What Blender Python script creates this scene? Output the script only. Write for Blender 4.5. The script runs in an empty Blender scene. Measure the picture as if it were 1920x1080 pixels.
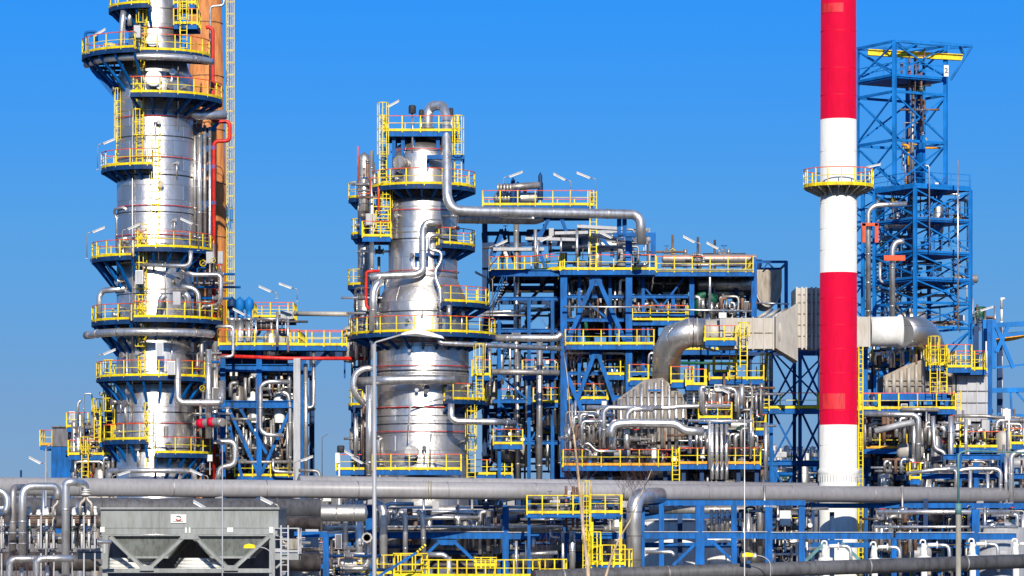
import bpy, math, random
from mathutils import Vector, Matrix
SC = bpy.context.scene
R = math.radians
F = 6500.0      # focal length in photo pixels (photo 1920 wide)
HC = 6.0        # camera height
HZ = 1000.0     # row of the horizon in the photo

# ---------------- camera
cam = bpy.data.cameras.new('camera'); co = bpy.data.objects.new('camera', cam); SC.collection.objects.link(co)
co.location = (0, 0, HC); co.rotation_euler = (R(90), 0, 0)
cam.sensor_width = 36; cam.lens = 36 * F / 1920; cam.shift_y = (HZ - 540) / 1920
cam.clip_start = 1; cam.clip_end = 20000
SC.camera = co

# ---------------- world and sun
SUN_EL, SUN_AZ = 28.0, 4.0    # elevation; azimuth to the right of straight behind the camera
W = bpy.data.worlds.new('World'); SC.world = W; W.use_nodes = True
nt = W.node_tree; nt.nodes.clear()
sky = nt.nodes.new('ShaderNodeTexSky'); sky.sky_type = 'NISHITA'; sky.sun_disc = False
sky.sun_elevation = R(SUN_EL); sky.sun_rotation = R(180 - SUN_AZ)
sky.air_density = 1.0; sky.dust_density = 0.0; sky.ozone_density = 4.0; sky.altitude = 1500
geo = nt.nodes.new('ShaderNodeTexCoord'); sep = nt.nodes.new('ShaderNodeSeparateXYZ')
nt.links.new(geo.outputs['Generated'], sep.inputs[0])
ramp = nt.nodes.new('ShaderNodeValToRGB')     # how deep the blue gets with height; top stop is added unseen fill light
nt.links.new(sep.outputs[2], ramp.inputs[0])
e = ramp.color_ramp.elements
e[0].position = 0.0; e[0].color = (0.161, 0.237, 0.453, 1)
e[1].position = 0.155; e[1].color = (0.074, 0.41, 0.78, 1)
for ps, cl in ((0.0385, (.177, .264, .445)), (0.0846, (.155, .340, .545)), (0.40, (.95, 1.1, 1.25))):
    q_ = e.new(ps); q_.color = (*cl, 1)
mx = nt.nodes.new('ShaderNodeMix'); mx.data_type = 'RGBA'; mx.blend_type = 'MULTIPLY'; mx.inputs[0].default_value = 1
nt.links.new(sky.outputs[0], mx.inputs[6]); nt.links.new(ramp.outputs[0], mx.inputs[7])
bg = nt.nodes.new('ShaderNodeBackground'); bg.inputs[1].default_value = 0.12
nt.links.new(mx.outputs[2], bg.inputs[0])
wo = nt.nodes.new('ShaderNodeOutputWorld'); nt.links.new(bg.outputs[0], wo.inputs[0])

sl = bpy.data.lights.new('sun', 'SUN'); sl.energy = 4.6; sl.angle = R(0.6); sl.color = (1, 0.93, 0.82)
so = bpy.data.objects.new('sun', sl); SC.collection.objects.link(so)
sd = Vector((math.sin(R(SUN_AZ)) * math.cos(R(SUN_EL)), -math.cos(R(SUN_AZ)) * math.cos(R(SUN_EL)), math.sin(R(SUN_EL))))
so.rotation_euler = sd.to_track_quat('Z', 'Y').to_euler(); so.location = (60, -60, 120)
SC.view_settings.view_transform = 'Standard'; SC.view_settings.look = 'None'; SC.view_settings.exposure = 0.25
SC.render.engine = 'CYCLES'
SC.cycles.max_bounces = 5; SC.cycles.glossy_bounces = 3; SC.cycles.diffuse_bounces = 3
SC.cycles.caustics_reflective = False; SC.cycles.caustics_refractive = False
try: SC.cycles.use_denoising = True
except Exception: pass

# ---------------- materials
M = {}
def newmat(name):
    m = bpy.data.materials.new(name); m.use_nodes = True
    n = m.node_tree.nodes; b = n['Principled BSDF']
    return m, m.node_tree, n, b
def noise_col(t, b, c1, c2, scale, det=4, rough=None, rr=(0.3, 0.6), stretch=None, bump=0.0, grime=(.62, .57, .52)):
    tc = t.nodes.new('ShaderNodeTexCoord'); mp = t.nodes.new('ShaderNodeMapping')
    if stretch: mp.inputs['Scale'].default_value = stretch
    t.links.new(tc.outputs['Object'], mp.inputs[0])
    no = t.nodes.new('ShaderNodeTexNoise'); no.inputs['Scale'].default_value = scale; no.inputs['Detail'].default_value = det
    t.links.new(mp.outputs[0], no.inputs['Vector'])
    cr = t.nodes.new('ShaderNodeValToRGB'); cr.color_ramp.elements[0].position = 0.32; cr.color_ramp.elements[1].position = 0.68
    cr.color_ramp.elements[0].color = (*c1, 1); cr.color_ramp.elements[1].color = (*c2, 1)
    t.links.new(no.outputs[0], cr.inputs[0])
    n2 = t.nodes.new('ShaderNodeTexNoise'); n2.inputs['Scale'].default_value = 2.6; n2.inputs['Detail'].default_value = 8; n2.inputs['Roughness'].default_value = .65
    m2 = t.nodes.new('ShaderNodeMapping'); m2.inputs['Scale'].default_value = (1.6, 1.6, .28); t.links.new(tc.outputs['Object'], m2.inputs[0]); t.links.new(m2.outputs[0], n2.inputs['Vector'])
    r2 = t.nodes.new('ShaderNodeValToRGB'); r2.color_ramp.elements[0].position = .36; r2.color_ramp.elements[0].color = (*grime, 1); r2.color_ramp.elements[1].position = .56; r2.color_ramp.elements[1].color = (1, 1, 1, 1); t.links.new(n2.outputs[0], r2.inputs[0])
    mm = t.nodes.new('ShaderNodeMix'); mm.data_type = 'RGBA'; mm.blend_type = 'MULTIPLY'; mm.inputs[0].default_value = 1; t.links.new(cr.outputs[0], mm.inputs[6]); t.links.new(r2.outputs[0], mm.inputs[7]); t.links.new(mm.outputs[2], b.inputs['Base Color'])
    mr = t.nodes.new('ShaderNodeMapRange'); mr.inputs[3].default_value = rr[0]; mr.inputs[4].default_value = rr[1]
    t.links.new(no.outputs[0], mr.inputs[0]); t.links.new(mr.outputs[0], b.inputs['Roughness'])
    if bump:
        bp = t.nodes.new('ShaderNodeBump'); bp.inputs['Strength'].default_value = bump; bp.inputs['Distance'].default_value = 0.05
        t.links.new(no.outputs[0], bp.inputs['Height']); t.links.new(bp.outputs[0], b.inputs['Normal'])
    return cr, tc
def paint(name, c, var=0.18, rr=(0.4, 0.62), scale=0.8, metal=0.0, bump=0.0, spec=0.35, stretch=None, grime=(.62, .57, .52)):
    m, t, n, b = newmat(name)
    c1 = tuple(x * (1 - var) for x in c); c2 = tuple(min(1, x * (1 + var)) for x in c)
    noise_col(t, b, c1, c2, scale, rr=rr, bump=bump, stretch=stretch, grime=grime)
    b.inputs['Metallic'].default_value = metal
    b.inputs['Specular IOR Level'].default_value = spec
    M[name] = m
def cladding(name, c, rw=1.1, bw=1.9, rr=(0.33, 0.5), metal=0.93, var=0.16, seam=0.62):
    """sheet metal cladding of round vessels: object origin on the axis, bricks in (arc, height)"""
    m, t, n, b = newmat(name)
    tc = n.new('ShaderNodeTexCoord'); sp = n.new('ShaderNodeSeparateXYZ'); t.links.new(tc.outputs['Object'], sp.inputs[0])
    at = n.new('ShaderNodeMath'); at.operation = 'ARCTAN2'; t.links.new(sp.outputs[0], at.inputs[0]); t.links.new(sp.outputs[1], at.inputs[1])
    mu = n.new('ShaderNodeMath'); mu.operation = 'MULTIPLY'; mu.inputs[1].default_value = 3.0; t.links.new(at.outputs[0], mu.inputs[0])
    cb = n.new('ShaderNodeCombineXYZ'); t.links.new(mu.outputs[0], cb.inputs[0]); t.links.new(sp.outputs[2], cb.inputs[1])
    br = n.new('ShaderNodeTexBrick'); br.offset = 0.5; br.inputs['Scale'].default_value = 1
    br.inputs['Brick Width'].default_value = bw; br.inputs['Row Height'].default_value = rw
    br.inputs['Mortar Size'].default_value = 0.013; br.inputs['Mortar Smooth'].default_value = 0.1; br.inputs['Bias'].default_value = 0
    a1 = tuple(x * (1 - var) for x in c); a2 = tuple(min(1, x * (1 + var * .6)) for x in c)
    br.inputs['Color1'].default_value = (*a1, 1); br.inputs['Color2'].default_value = (*a2, 1)
    br.inputs['Mortar'].default_value = (*[x * seam for x in c], 1)
    t.links.new(cb.outputs[0], br.inputs['Vector'])
    no = n.new('ShaderNodeTexNoise'); no.inputs['Scale'].default_value = 0.9; no.inputs['Detail'].default_value = 6
    mp = n.new('ShaderNodeMapping'); mp.inputs['Scale'].default_value = (1.3, 1.3, 0.35); t.links.new(tc.outputs['Object'], mp.inputs[0]); t.links.new(mp.outputs[0], no.inputs['Vector'])
    mr = n.new('ShaderNodeMapRange'); mr.inputs[1].default_value = .25; mr.inputs[2].default_value = .75; mr.inputs[3].default_value = 0.72; mr.inputs[4].default_value = 1.12
    t.links.new(no.outputs[0], mr.inputs[0])
    ml = n.new('ShaderNodeMix'); ml.data_type = 'RGBA'; ml.blend_type = 'MULTIPLY'; ml.inputs[0].default_value = 1
    t.links.new(br.outputs['Color'], ml.inputs[6])
    cc = n.new('ShaderNodeCombineColor'); 
    for k in range(3): t.links.new(mr.outputs[0], cc.inputs[k])
    t.links.new(cc.outputs[0], ml.inputs[7]); t.links.new(ml.outputs[2], b.inputs['Base Color'])
    r2 = n.new('ShaderNodeMapRange'); r2.inputs[1].default_value = .3; r2.inputs[2].default_value = .7; r2.inputs[3].default_value = rr[1]; r2.inputs[4].default_value = rr[0]
    t.links.new(no.outputs[0], r2.inputs[0]); t.links.new(r2.outputs[0], b.inputs['Roughness'])
    n2 = n.new('ShaderNodeTexNoise'); n2.inputs['Scale'].default_value = 1.6; t.links.new(tc.outputs['Object'], n2.inputs['Vector'])
    ad = n.new('ShaderNodeMath'); ad.operation = 'MULTIPLY_ADD'; ad.inputs[1].default_value = -0.6
    t.links.new(br.outputs['Fac'], ad.inputs[0]); t.links.new(n2.outputs[0], ad.inputs[2])
    bp = n.new('ShaderNodeBump'); bp.inputs['Strength'].default_value = 0.5; bp.inputs['Distance'].default_value = 0.07
    t.links.new(ad.outputs[0], bp.inputs['Height']); t.links.new(bp.outputs[0], b.inputs['Normal'])
    b.inputs['Metallic'].default_value = metal
    M[name] = m

cladding('clad', (0.73, 0.685, 0.625), rr=(0.3, 0.46), var=.2)
cladding('clad_grey', (0.55, 0.525, 0.485), rr=(0.4, 0.6))
cladding('clad_warm', (0.62, 0.54, 0.46), rr=(0.42, 0.6), metal=0.7)
paint('pipe_silver', (0.74, 0.73, 0.715), .16, (0.28, 0.45), 1.1, metal=0.85, bump=.1, grime=(.72, .69, .66))
paint('pipe_dull', (0.42, 0.40, 0.385), .3, (0.38, 0.6), 0.9, metal=0.65, bump=.1)
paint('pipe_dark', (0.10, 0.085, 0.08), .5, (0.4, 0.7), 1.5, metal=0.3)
paint('pipe_rust', (0.20, 0.115, 0.08), .5, (0.5, 0.8), 1.5)
paint('pipe_grey', (0.31, 0.30, 0.305), .08, (0.36, 0.5), 0.35, spec=.5, bump=.04, grime=(.86, .83, .8))
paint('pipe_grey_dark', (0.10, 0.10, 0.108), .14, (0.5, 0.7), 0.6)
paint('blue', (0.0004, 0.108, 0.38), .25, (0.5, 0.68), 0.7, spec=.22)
paint('blue_dark', (0.0015, 0.038, 0.135), .3, (0.5, 0.7), 0.7)  # darker copy of the blue; shade of undersides and rear rows put into colour
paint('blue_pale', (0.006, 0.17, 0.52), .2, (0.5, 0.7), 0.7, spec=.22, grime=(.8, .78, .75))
paint('yellow', (0.80, 0.64, 0.004), .2, (0.4, 0.6), 2.0, grime=(.8, .62, .5))
paint('amber', (0.80, 0.36, 0.01), .15, (0.4, 0.6), 2.0)
paint('orange', (0.72, 0.085, 0.015), .25, (0.4, 0.6), 1.5)
paint('red', (0.70, 0.03, 0.02), .2, (0.35, 0.5), 1.5)
paint('chimney_red', (0.62, 0.001, 0.034), .05, (0.5, 0.62), 0.25, stretch=(1, 1, .15), spec=.25, grime=(.88, .8, .8))
paint('chimney_faded', (0.74, 0.03, 0.04), .1, (0.5, 0.62), 0.5)
paint('chimney_white', (0.80, 0.79, 0.74), .05, (0.5, 0.65), 0.3, stretch=(1, 1, .12), spec=.3, grime=(.9, .87, .82))
paint('white', (0.78, 0.78, 0.75), .06, (0.5, 0.6), 0.6, grime=(.85, .82, .76))
paint('green', (0.005, 0.11, 0.06), .25, (0.4, 0.6), 1.0)
paint('teal', (0.10, 0.24, 0.25), .2, (0.5, 0.7), 1.0)
paint('stack_orange', (0.56, 0.215, 0.065), .3, (0.6, 0.8), 0.28, stretch=(1, 1, .3))
paint('duct', (0.45, 0.42, 0.375), .1, (0.45, 0.65), 0.4, metal=.15, bump=.06, grime=(.84, .80, .75))
paint('duct_dark', (0.26, 0.23, 0.20), .2, (0.5, 0.7), 0.6, metal=.3)
paint('panel_grey', (0.40, 0.405, 0.42), .1, (0.5, 0.65), 0.4, metal=.2, grime=(.82, .8, .78))
paint('panel_dark', (0.15, 0.15, 0.17), .15, (0.5, 0.7), 0.5)
paint('hopper', (0.27, 0.285, 0.275), .12, (0.45, 0.65), 0.5, bump=.06, grime=(.8, .77, .74))
paint('hopper_dark', (0.20, 0.22, 0.205), .2, (0.5, 0.7), 0.5, bump=.08)
paint('tank_tan', (0.36, 0.31, 0.25), .14, (0.6, 0.8), 0.3)
paint('dark', (0.03, 0.032, 0.038), .3, (0.5, 0.8), 1.0)
paint('wood', (0.52, 0.39, 0.26), .35, (0.7, 0.9), 3, spec=.1)
paint('twig', (0.11, 0.07, 0.06), .3, (0.7, 0.9), 3, spec=.1)
paint('pole_tan', (0.30, 0.28, 0.23), .12, (0.6, 0.8), 1)
paint('concrete', (0.30, 0.29, 0.27), .2, (0.7, 0.9), 0.6)

# ---------------- mesh builder
_j = [0]
def jit():
    _j[0] += 1
    return 1 + 0.0032 * ((_j[0] * 7) % 11)
class MB:
    def __init__(s): s.v = []; s.f = []; s.m = []; s.s = []; s.mats = []
    def mi(s, name):
        if name not in s.mats: s.mats.append(name)
        return s.mats.index(name)
    def add(s, vs, fs, mat, smooth=False):
        o = len(s.v); s.v += [tuple(v) for v in vs]; k = s.mi(mat)
        for f in fs: s.f.append(tuple(i + o for i in f)); s.m.append(k); s.s.append(smooth)
    def box(s, x0, x1, y0, y1, z0, z1, mat):
        vs = [(x0, y0, z0), (x1, y0, z0), (x1, y1, z0), (x0, y1, z0), (x0, y0, z1), (x1, y0, z1), (x1, y1, z1), (x0, y1, z1)]
        s.add(vs, [(0, 3, 2, 1), (4, 5, 6, 7), (0, 1, 5, 4), (1, 2, 6, 5), (2, 3, 7, 6), (3, 0, 4, 7)], mat)
    def bar(s, p, q, w, h=None, mat='blue', up=None, I=False):
        """bar from p to q, w across, h along the up direction; I = rolled I section with the web in the up plane"""
        p = Vector(p); q = Vector(q); d = (q - p)
        if d.length < 1e-6: return
        d.normalize(); h = h or w
        if up is None: up = Vector((0, 0, 1)) if abs(d.z) < 0.9 else Vector((0, 1, 0))
        sx = d.cross(Vector(up)); 
        if sx.length < 1e-4: sx = d.cross(Vector((1, 0, 0)))
        sx.normalize(); u = sx.cross(d).normalized(); j = jit()
        a = w / 2 * j; b = h / 2 * j
        if I:
            tf = h * 0.12; tw = w * 0.12
            pr = [(-a, -b), (a, -b), (a, -b + tf), (tw, -b + tf), (tw, b - tf), (a, b - tf), (a, b), (-a, b), (-a, b - tf), (-tw, b - tf), (-tw, -b + tf), (-a, -b + tf)]
        else: pr = [(-a, -b), (a, -b), (a, b), (-a, b)]
        n = len(pr); vs = [e0 + sx * x + u * y for e0 in (p, q) for x, y in pr]
        fs = [(i, (i + 1) % n, n + (i + 1) % n, n + i) for i in range(n)] + [tuple(range(n))[::-1], tuple(range(n, 2 * n))]
        s.add(vs, fs, mat)
    def tube(s, p, q, r, mat, n=8, r2=None, caps=True):
        s.sweep([p, q], r, mat, n, r2=r2, caps=caps)
    def sweep(s, pts, r, mat, n=8, r2=None, caps=True, closed=False, smooth=True):
        pts = [Vector(p) for p in pts]; k = len(pts)
        if k < 2: return
        tan = []
        for i in range(k):
            if closed: a = pts[(i + 1) % k] - pts[i - 1]
            elif i == 0: a = pts[1] - pts[0]
            elif i == k - 1: a = pts[-1] - pts[-2]
            else: a = (pts[i + 1] - pts[i]).normalized() + (pts[i] - pts[i - 1]).normalized()
            if a.length < 1e-7: a = Vector((0, 0, 1))
            tan.append(a.normalized())
        t0 = tan[0]; u = Vector((0, 0, 1)) if abs(t0.z) < .9 else Vector((0, 1, 0))
        u = (u - t0 * u.dot(t0)).normalized(); vs = []
        for i in range(k):
            t = tan[i]; u = u - t * u.dot(t)
            if u.length < 1e-5: u = t.orthogonal()
            u.normalize(); w = t.cross(u)
            rr = r if r2 is None else r + (r2 - r) * i / (k - 1)
            bd = None
            if 0 < i < k - 1:
                a = (pts[i] - pts[i - 1]).normalized(); c = max(.6, a.dot(t)); bd = (pts[i + 1] - pts[i]).normalized() - a
                bd = bd.normalized() if bd.length > 1e-4 else None
            for j in range(n):
                an = 2 * math.pi * j / n; of = (u * math.cos(an) + w * math.sin(an)) * rr
                if bd: of = of + bd * (of.dot(bd) * (1 / c - 1))
                vs.append(pts[i] + of)
        fs = []
        for i in range(k if closed else k - 1):
            i2 = (i + 1) % k
            for j in range(n):
                fs.append((i * n + j, i * n + (j + 1) % n, i2 * n + (j + 1) % n, i2 * n + j))
        s.add(vs, fs, mat, smooth)
        if caps and not closed:
            o = len(s.v) - len(vs); km = s.mi(mat)
            s.f.append(tuple(o + j for j in range(n))[::-1]); s.m.append(km); s.s.append(False)
            s.f.append(tuple(o + (k - 1) * n + j for j in range(n))); s.m.append(km); s.s.append(False)
    def lathe(s, c, prof, mat, n=32, a0=0, a1=360, axis='z', smooth=True):
        """prof: list of (radius, offset along the axis from c)"""
        c = Vector(c); full = abs(a1 - a0) >= 360; cnt = n if full else n + 1; vs = []
        for rr, h in prof:
            for j in range(cnt):
                an = R(a0 + (a1 - a0) * j / n); x, y = rr * math.cos(an), -rr * math.sin(an)
                if axis == 'z': vs.append(c + Vector((x, y, h)))
                elif axis == 'x': vs.append(c + Vector((h, x, y)))
                else: vs.append(c + Vector((x, h, y)))
        fs = []
        for i in range(len(prof) - 1):
            for j in range(n):
                j2 = (j + 1) % cnt; fs.append((i * cnt + j, i * cnt + j2, (i + 1) * cnt + j2, (i + 1) * cnt + j))
        s.add(vs, fs, mat, smooth)
        if full:
            o = len(s.v) - len(vs); km = s.mi(mat)
            for i in (0, len(prof) - 1):
                if prof[i][0] > 1e-3:
                    s.f.append(tuple(o + i * cnt + j for j in range(cnt))); s.m.append(km); s.s.append(False)
    def sector(s, c, ri, ro, a0, a1, z0, z1, mat, n=None):
        """solid ring sector between angles (0 right, 90 towards the camera)"""
        n = n or max(3, int(abs(a1 - a0) / 9)); vs = []
        for j in range(n + 1):
            an = R(a0 + (a1 - a0) * j / n); cx, sy = math.cos(an), -math.sin(an)
            for rr, z in ((ri, z0), (ro, z0), (ro, z1), (ri, z1)): vs.append((c[0] + rr * cx, c[1] + rr * sy, z))
        fs = []
        for j in range(n):
            o = 4 * j
            for k in range(4): fs.append((o + k, o + (k + 1) % 4, o + 4 + (k + 1) % 4, o + 4 + k))
        fs += [(0, 1, 2, 3), (4 * n, 4 * n + 3, 4 * n + 2, 4 * n + 1)]
        s.add(vs, fs, mat)
    def prism(s, poly, y0, y1, mat):
        """front outline [(x,z)] extruded along the depth"""
        n = len(poly); vs = [(x, y0, z) for x, z in poly] + [(x, y1, z) for x, z in poly]
        s.add(vs, [tuple(range(n)), tuple(range(n, 2 * n))[::-1]] + [(i, n + i, n + (i + 1) % n, (i + 1) % n) for i in range(n)], mat)
    def build(s, name, parent=None, at=None):
        me = bpy.data.meshes.new(name)
        L = Vector((0, 0, 0))
        if parent is not None: L = WL[parent.name]
        elif at is not None: L = Vector(at)
        me.from_pydata([(v[0] - L.x, v[1] - L.y, v[2] - L.z) for v in s.v], [], s.f)
        for k in s.mats: me.materials.append(M[k])
        me.polygons.foreach_set('material_index', s.m); me.polygons.foreach_set('use_smooth', s.s)
        me.update()
        o = bpy.data.objects.new(name, me); SC.collection.objects.link(o)
        if parent is not None: o.parent = parent; WL[o.name] = L
        else: o.location = L; WL[o.name] = L
        return o
WL = {}
def P(px, py, Y): return Vector(((px - 960) / F * Y, Y, HC + (HZ - py) / F * Y))
def tag(o, label, cat, group=None, kind=None):
    o['label'] = label; o['category'] = cat
    if group: o['group'] = group
    if kind: o['kind'] = kind
    return o
def thing(name, loc, label, cat, group=None):
    o = bpy.data.objects.new(name, None); SC.collection.objects.link(o); o.location = loc; o.empty_display_size = .3
    WL[o.name] = Vector(loc)
    return tag(o, label, cat, group)
def fillet(pts, b, seg=4):
    pts = [Vector(p) for p in pts]; out = [pts[0]]
    for i in range(1, len(pts) - 1):
        p, a, c = pts[i], pts[i - 1], pts[i + 1]
        da, dc = (a - p), (c - p); l = min(b, da.length * .49, dc.length * .49)
        if l < 1e-4: continue
        A = p + da.normalized() * l; C = p + dc.normalized() * l
        for k in range(seg + 1):
            t = k / seg; out.append(A * (1 - t) ** 2 + p * 2 * t * (1 - t) + C * t * t)
    out.append(pts[-1]); return out
def pipe_mb(pts, r, mat='pipe_silver', n=10, bend=None, seg=4, bands=2.2, flange=False, mb=None):
    mb = mb or MB(); b = bend if bend is not None else r * 3
    q = fillet(pts, b, seg); mb.sweep(q, r, mat, n)
    if bands:
        for i in range(len(pts) - 1):
            a, c = Vector(pts[i]), Vector(pts[i + 1]); L = (c - a).length; u = (c - a).normalized() if L else None
            k = int(L / bands)
            for t in range(k):
                d = (t + .5) * L / k; mb.tube(a + u * (d - .04), a + u * (d + .04), r * 1.06 + .006, mat, n)
    if flange:
        for a, c in ((pts[0], pts[1]), (pts[-1], pts[-2])):
            a = Vector(a); u = (Vector(c) - a).normalized()
            mb.tube(a, a + u * .12, r * 1.5, 'pipe_dull', n); mb.tube(a + u * .16, a + u * .26, r * 1.5, 'pipe_dull', n)
    return mb
def pp(l, Y):
    """pixel list to points; an entry may carry its own depth"""
    return [P(q[0], q[1], q[2] if len(q) > 2 else Y) for q in l]
def PIPE(l, Y, rpx, label, mat='pipe_silver', cat='pipe', name='pipe', group=None, **k):
    pts = pp(l, Y); s = Y / F
    k.setdefault('n', 14 if rpx > 6 else 10)
    o = pipe_mb(pts, rpx * s, mat, **k).build(name, at=pts[0]); return tag(o, label, cat, group)
def subpipe(root, l, Y, rpx, mat='pipe_silver', name='pipe', **k):
    return pipe_mb(pp(l, Y), rpx * Y / F, mat, **k).build(name, root)

RAIL_R = 0.036
def railing_mb(path, h=1.1, closed=False, post=1.35, top='orange', col='yellow', mb=None, toe=True):
    """railing along a polyline of floor-level points"""
    mb = mb or MB(); pts = [Vector(p) for p in path]
    if closed: pts = pts + [pts[0]]
    up = Vector((0, 0, h))
    for i in range(len(pts) - 1):
        a, c = pts[i], pts[i + 1]; L = (c - a).length
        if L < .02: continue
        mb.bar(a + up, c + up, RAIL_R * 1.7, RAIL_R * 1.5, top)
        mb.bar(a + up * .52, c + up * .52, RAIL_R * 1.25, RAIL_R * 1.1, col)
        if toe: mb.bar(a + Vector((0, 0, .09)), c + Vector((0, 0, .09)), .035, .17, col)
    acc = 0; nxt = 0
    for i in range(len(pts) - 1):
        a, c = pts[i], pts[i + 1]; L = (c - a).length
        while nxt <= acc + L + 1e-6:
            q = a + (c - a) * ((nxt - acc) / L if L else 0); w = .07 if (int(nxt * 7) % 3) else .085
            mb.bar(q - Vector((0, 0, .12)), q + up, w, w, col); nxt += post
        acc += L
    q = pts[-1]; mb.bar(q - Vector((0, 0, .12)), q + up, .09, .09, col)
    return mb
def ladder_mb(p, z0, z1, nrm=(0, -1, 0), w=.5, cage=True, col='yellow', mb=None, th=1.0):
    """vertical ladder: p a point on the wall, nrm the outward direction"""
    mb = mb or MB(); n_ = Vector(nrm).normalized(); t = Vector((0, 0, 1)).cross(n_).normalized(); b = Vector((p[0], p[1], 0)) + n_ * .2
    for s in (-1, 1): mb.bar(b + t * s * w / 2 + Vector((0, 0, z0)), b + t * s * w / 2 + Vector((0, 0, z1)), .075 * th, .075 * th, col, up=n_)
    z = z0 + .2
    while z < z1 - .1: mb.bar(b - t * w / 2 + Vector((0, 0, z)), b + t * w / 2 + Vector((0, 0, z)), .04, .04, col); z += .32
    if cage and z1 - z0 > 2.6:
        zs = []; z = z0 + 2.2
        while z < z1 + .9: zs.append(z); z += .95
        rr = .42 if th > .9 else .3
        for z in zs:
            q = [b + t * math.cos(R(a)) * rr + n_ * (.08 + math.sin(R(a)) * rr * 1.75) + Vector((0, 0, z)) for a in range(0, 181, 22)]
            for i in range(len(q) - 1): mb.bar(q[i], q[i + 1], .03, .065 * th, col)
        for a in (12, 50, 90, 130, 168):
            o = b + t * math.cos(R(a)) * rr + n_ * (.08 + math.sin(R(a)) * rr * 1.75)
            mb.bar(o + Vector((0, 0, zs[0])), o + Vector((0, 0, zs[-1])), .045 * th, .03, col)
    return mb
def arc(c, r, a0, a1, z, step=10):
    n = max(2, int(abs(a1 - a0) / step)); return [Vector((c[0] + r * math.cos(R(a0 + (a1 - a0) * i / n)), c[1] - r * math.sin(R(a0 + (a1 - a0) * i / n)), z)) for i in range(n + 1)]
def round_platform(root, c, z, ri, ro, a0, a1, brace=1.0, bstep=17, beam=True, top='orange', h=1.15):
    """sector platform on a column: part platform > railing, bracket"""
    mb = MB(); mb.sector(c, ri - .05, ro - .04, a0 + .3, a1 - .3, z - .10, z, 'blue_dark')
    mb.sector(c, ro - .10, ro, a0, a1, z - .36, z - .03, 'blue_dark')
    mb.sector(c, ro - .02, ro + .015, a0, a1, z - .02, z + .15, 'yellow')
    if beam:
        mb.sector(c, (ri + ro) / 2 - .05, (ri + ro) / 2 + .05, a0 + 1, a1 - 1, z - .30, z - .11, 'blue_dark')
    pf = mb.build('platform', root)
    rp = [Vector((c[0] + (ri + .1) * math.cos(R(a0)), c[1] - (ri + .1) * math.sin(R(a0)), z))] + arc(c, ro - .03, a0, a1, z) + [Vector((c[0] + (ri + .1) * math.cos(R(a1)), c[1] - (ri + .1) * math.sin(R(a1)), z))]
    railing_mb(rp, h, top=top, toe=False).build('railing', pf)
    n = max(2, round((a1 - a0) / bstep)); D = ro - ri
    for i in range(n + 1):
        a = R(a0 + (a1 - a0) * i / n); u = Vector((math.cos(a), -math.sin(a), 0)); cc = Vector((c[0], c[1], z - .22))
        m2 = MB(); m2.bar(cc + u * (ri - .05), cc + u * (ro - .02), .13, .24, 'blue_dark')
        if brace: m2.bar(cc + u * (ro - .2) - Vector((0, 0, .1)), cc + u * (ri - .02) - Vector((0, 0, D * brace + .2)), .16, .2, 'blue')
        m2.build('bracket', pf)
    return pf
def box_platform(root, x0, x1, y0, y1, z, sides='fslr', h=1.1, beam=.32, top='orange', edge='yellow', post=1.35, under=True, name='platform', bmat='blue', col='yellow'):
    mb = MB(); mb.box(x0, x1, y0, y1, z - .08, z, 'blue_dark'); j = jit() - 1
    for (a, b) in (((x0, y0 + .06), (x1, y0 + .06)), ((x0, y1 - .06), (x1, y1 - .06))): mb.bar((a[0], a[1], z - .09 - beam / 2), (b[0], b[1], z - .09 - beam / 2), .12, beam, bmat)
    mb.box(x0, x1, y0 - .03, y0 + .0, z - .03, z + .15, edge)
    if under:
        k = max(1, int((x1 - x0) / 2.0))
        for i in range(k + 1): 
            x = x0 + .07 + (x1 - x0 - .14) * i / k; mb.bar((x, y0 + .13, z - .2), (x, y1 - .13, z - .2), .10, .2, bmat)
    pf = mb.build(name, root); c = {'fl': (x0, y0), 'fr': (x1, y0), 'bl': (x0, y1), 'br': (x1, y1)}
    V = lambda k: Vector((c[k][0], c[k][1], z))
    segs = []
    if 'l' in sides: segs.append([V('bl'), V('fl')])
    if 'f' in sides: segs.append([V('fl'), V('fr')])
    if 'r' in sides: segs.append([V('fr'), V('br')])
    if 'b' in sides: segs.append([V('br'), V('bl')])
    m2 = MB()
    for sg in segs: railing_mb(sg, h, mb=m2, top=top, post=post, toe=False, col=col)
    if segs: m2.build('railing', pf)
    return pf
def flat_platform(root, px0, px1, py, Y0, Y1, **k):
    """deck edge given in the photo at the depth Y0"""
    a = P(px0, py, Y0); b = P(px1, py, Y0); return box_platform(root, a.x, b.x, Y0, Y1, a.z, **k)
def rings(root, name, items):
    for f in items: m_ = MB(); f(m_); m_.build(name, root)
def flange_ring(mb, c, r, z, mat, h=.06, t=.03): mb.lathe((c[0], c[1], z), [(r + .002, -h), (r + t, -h * .7), (r + t, h * .7), (r + .002, h)], mat, 36)
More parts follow.
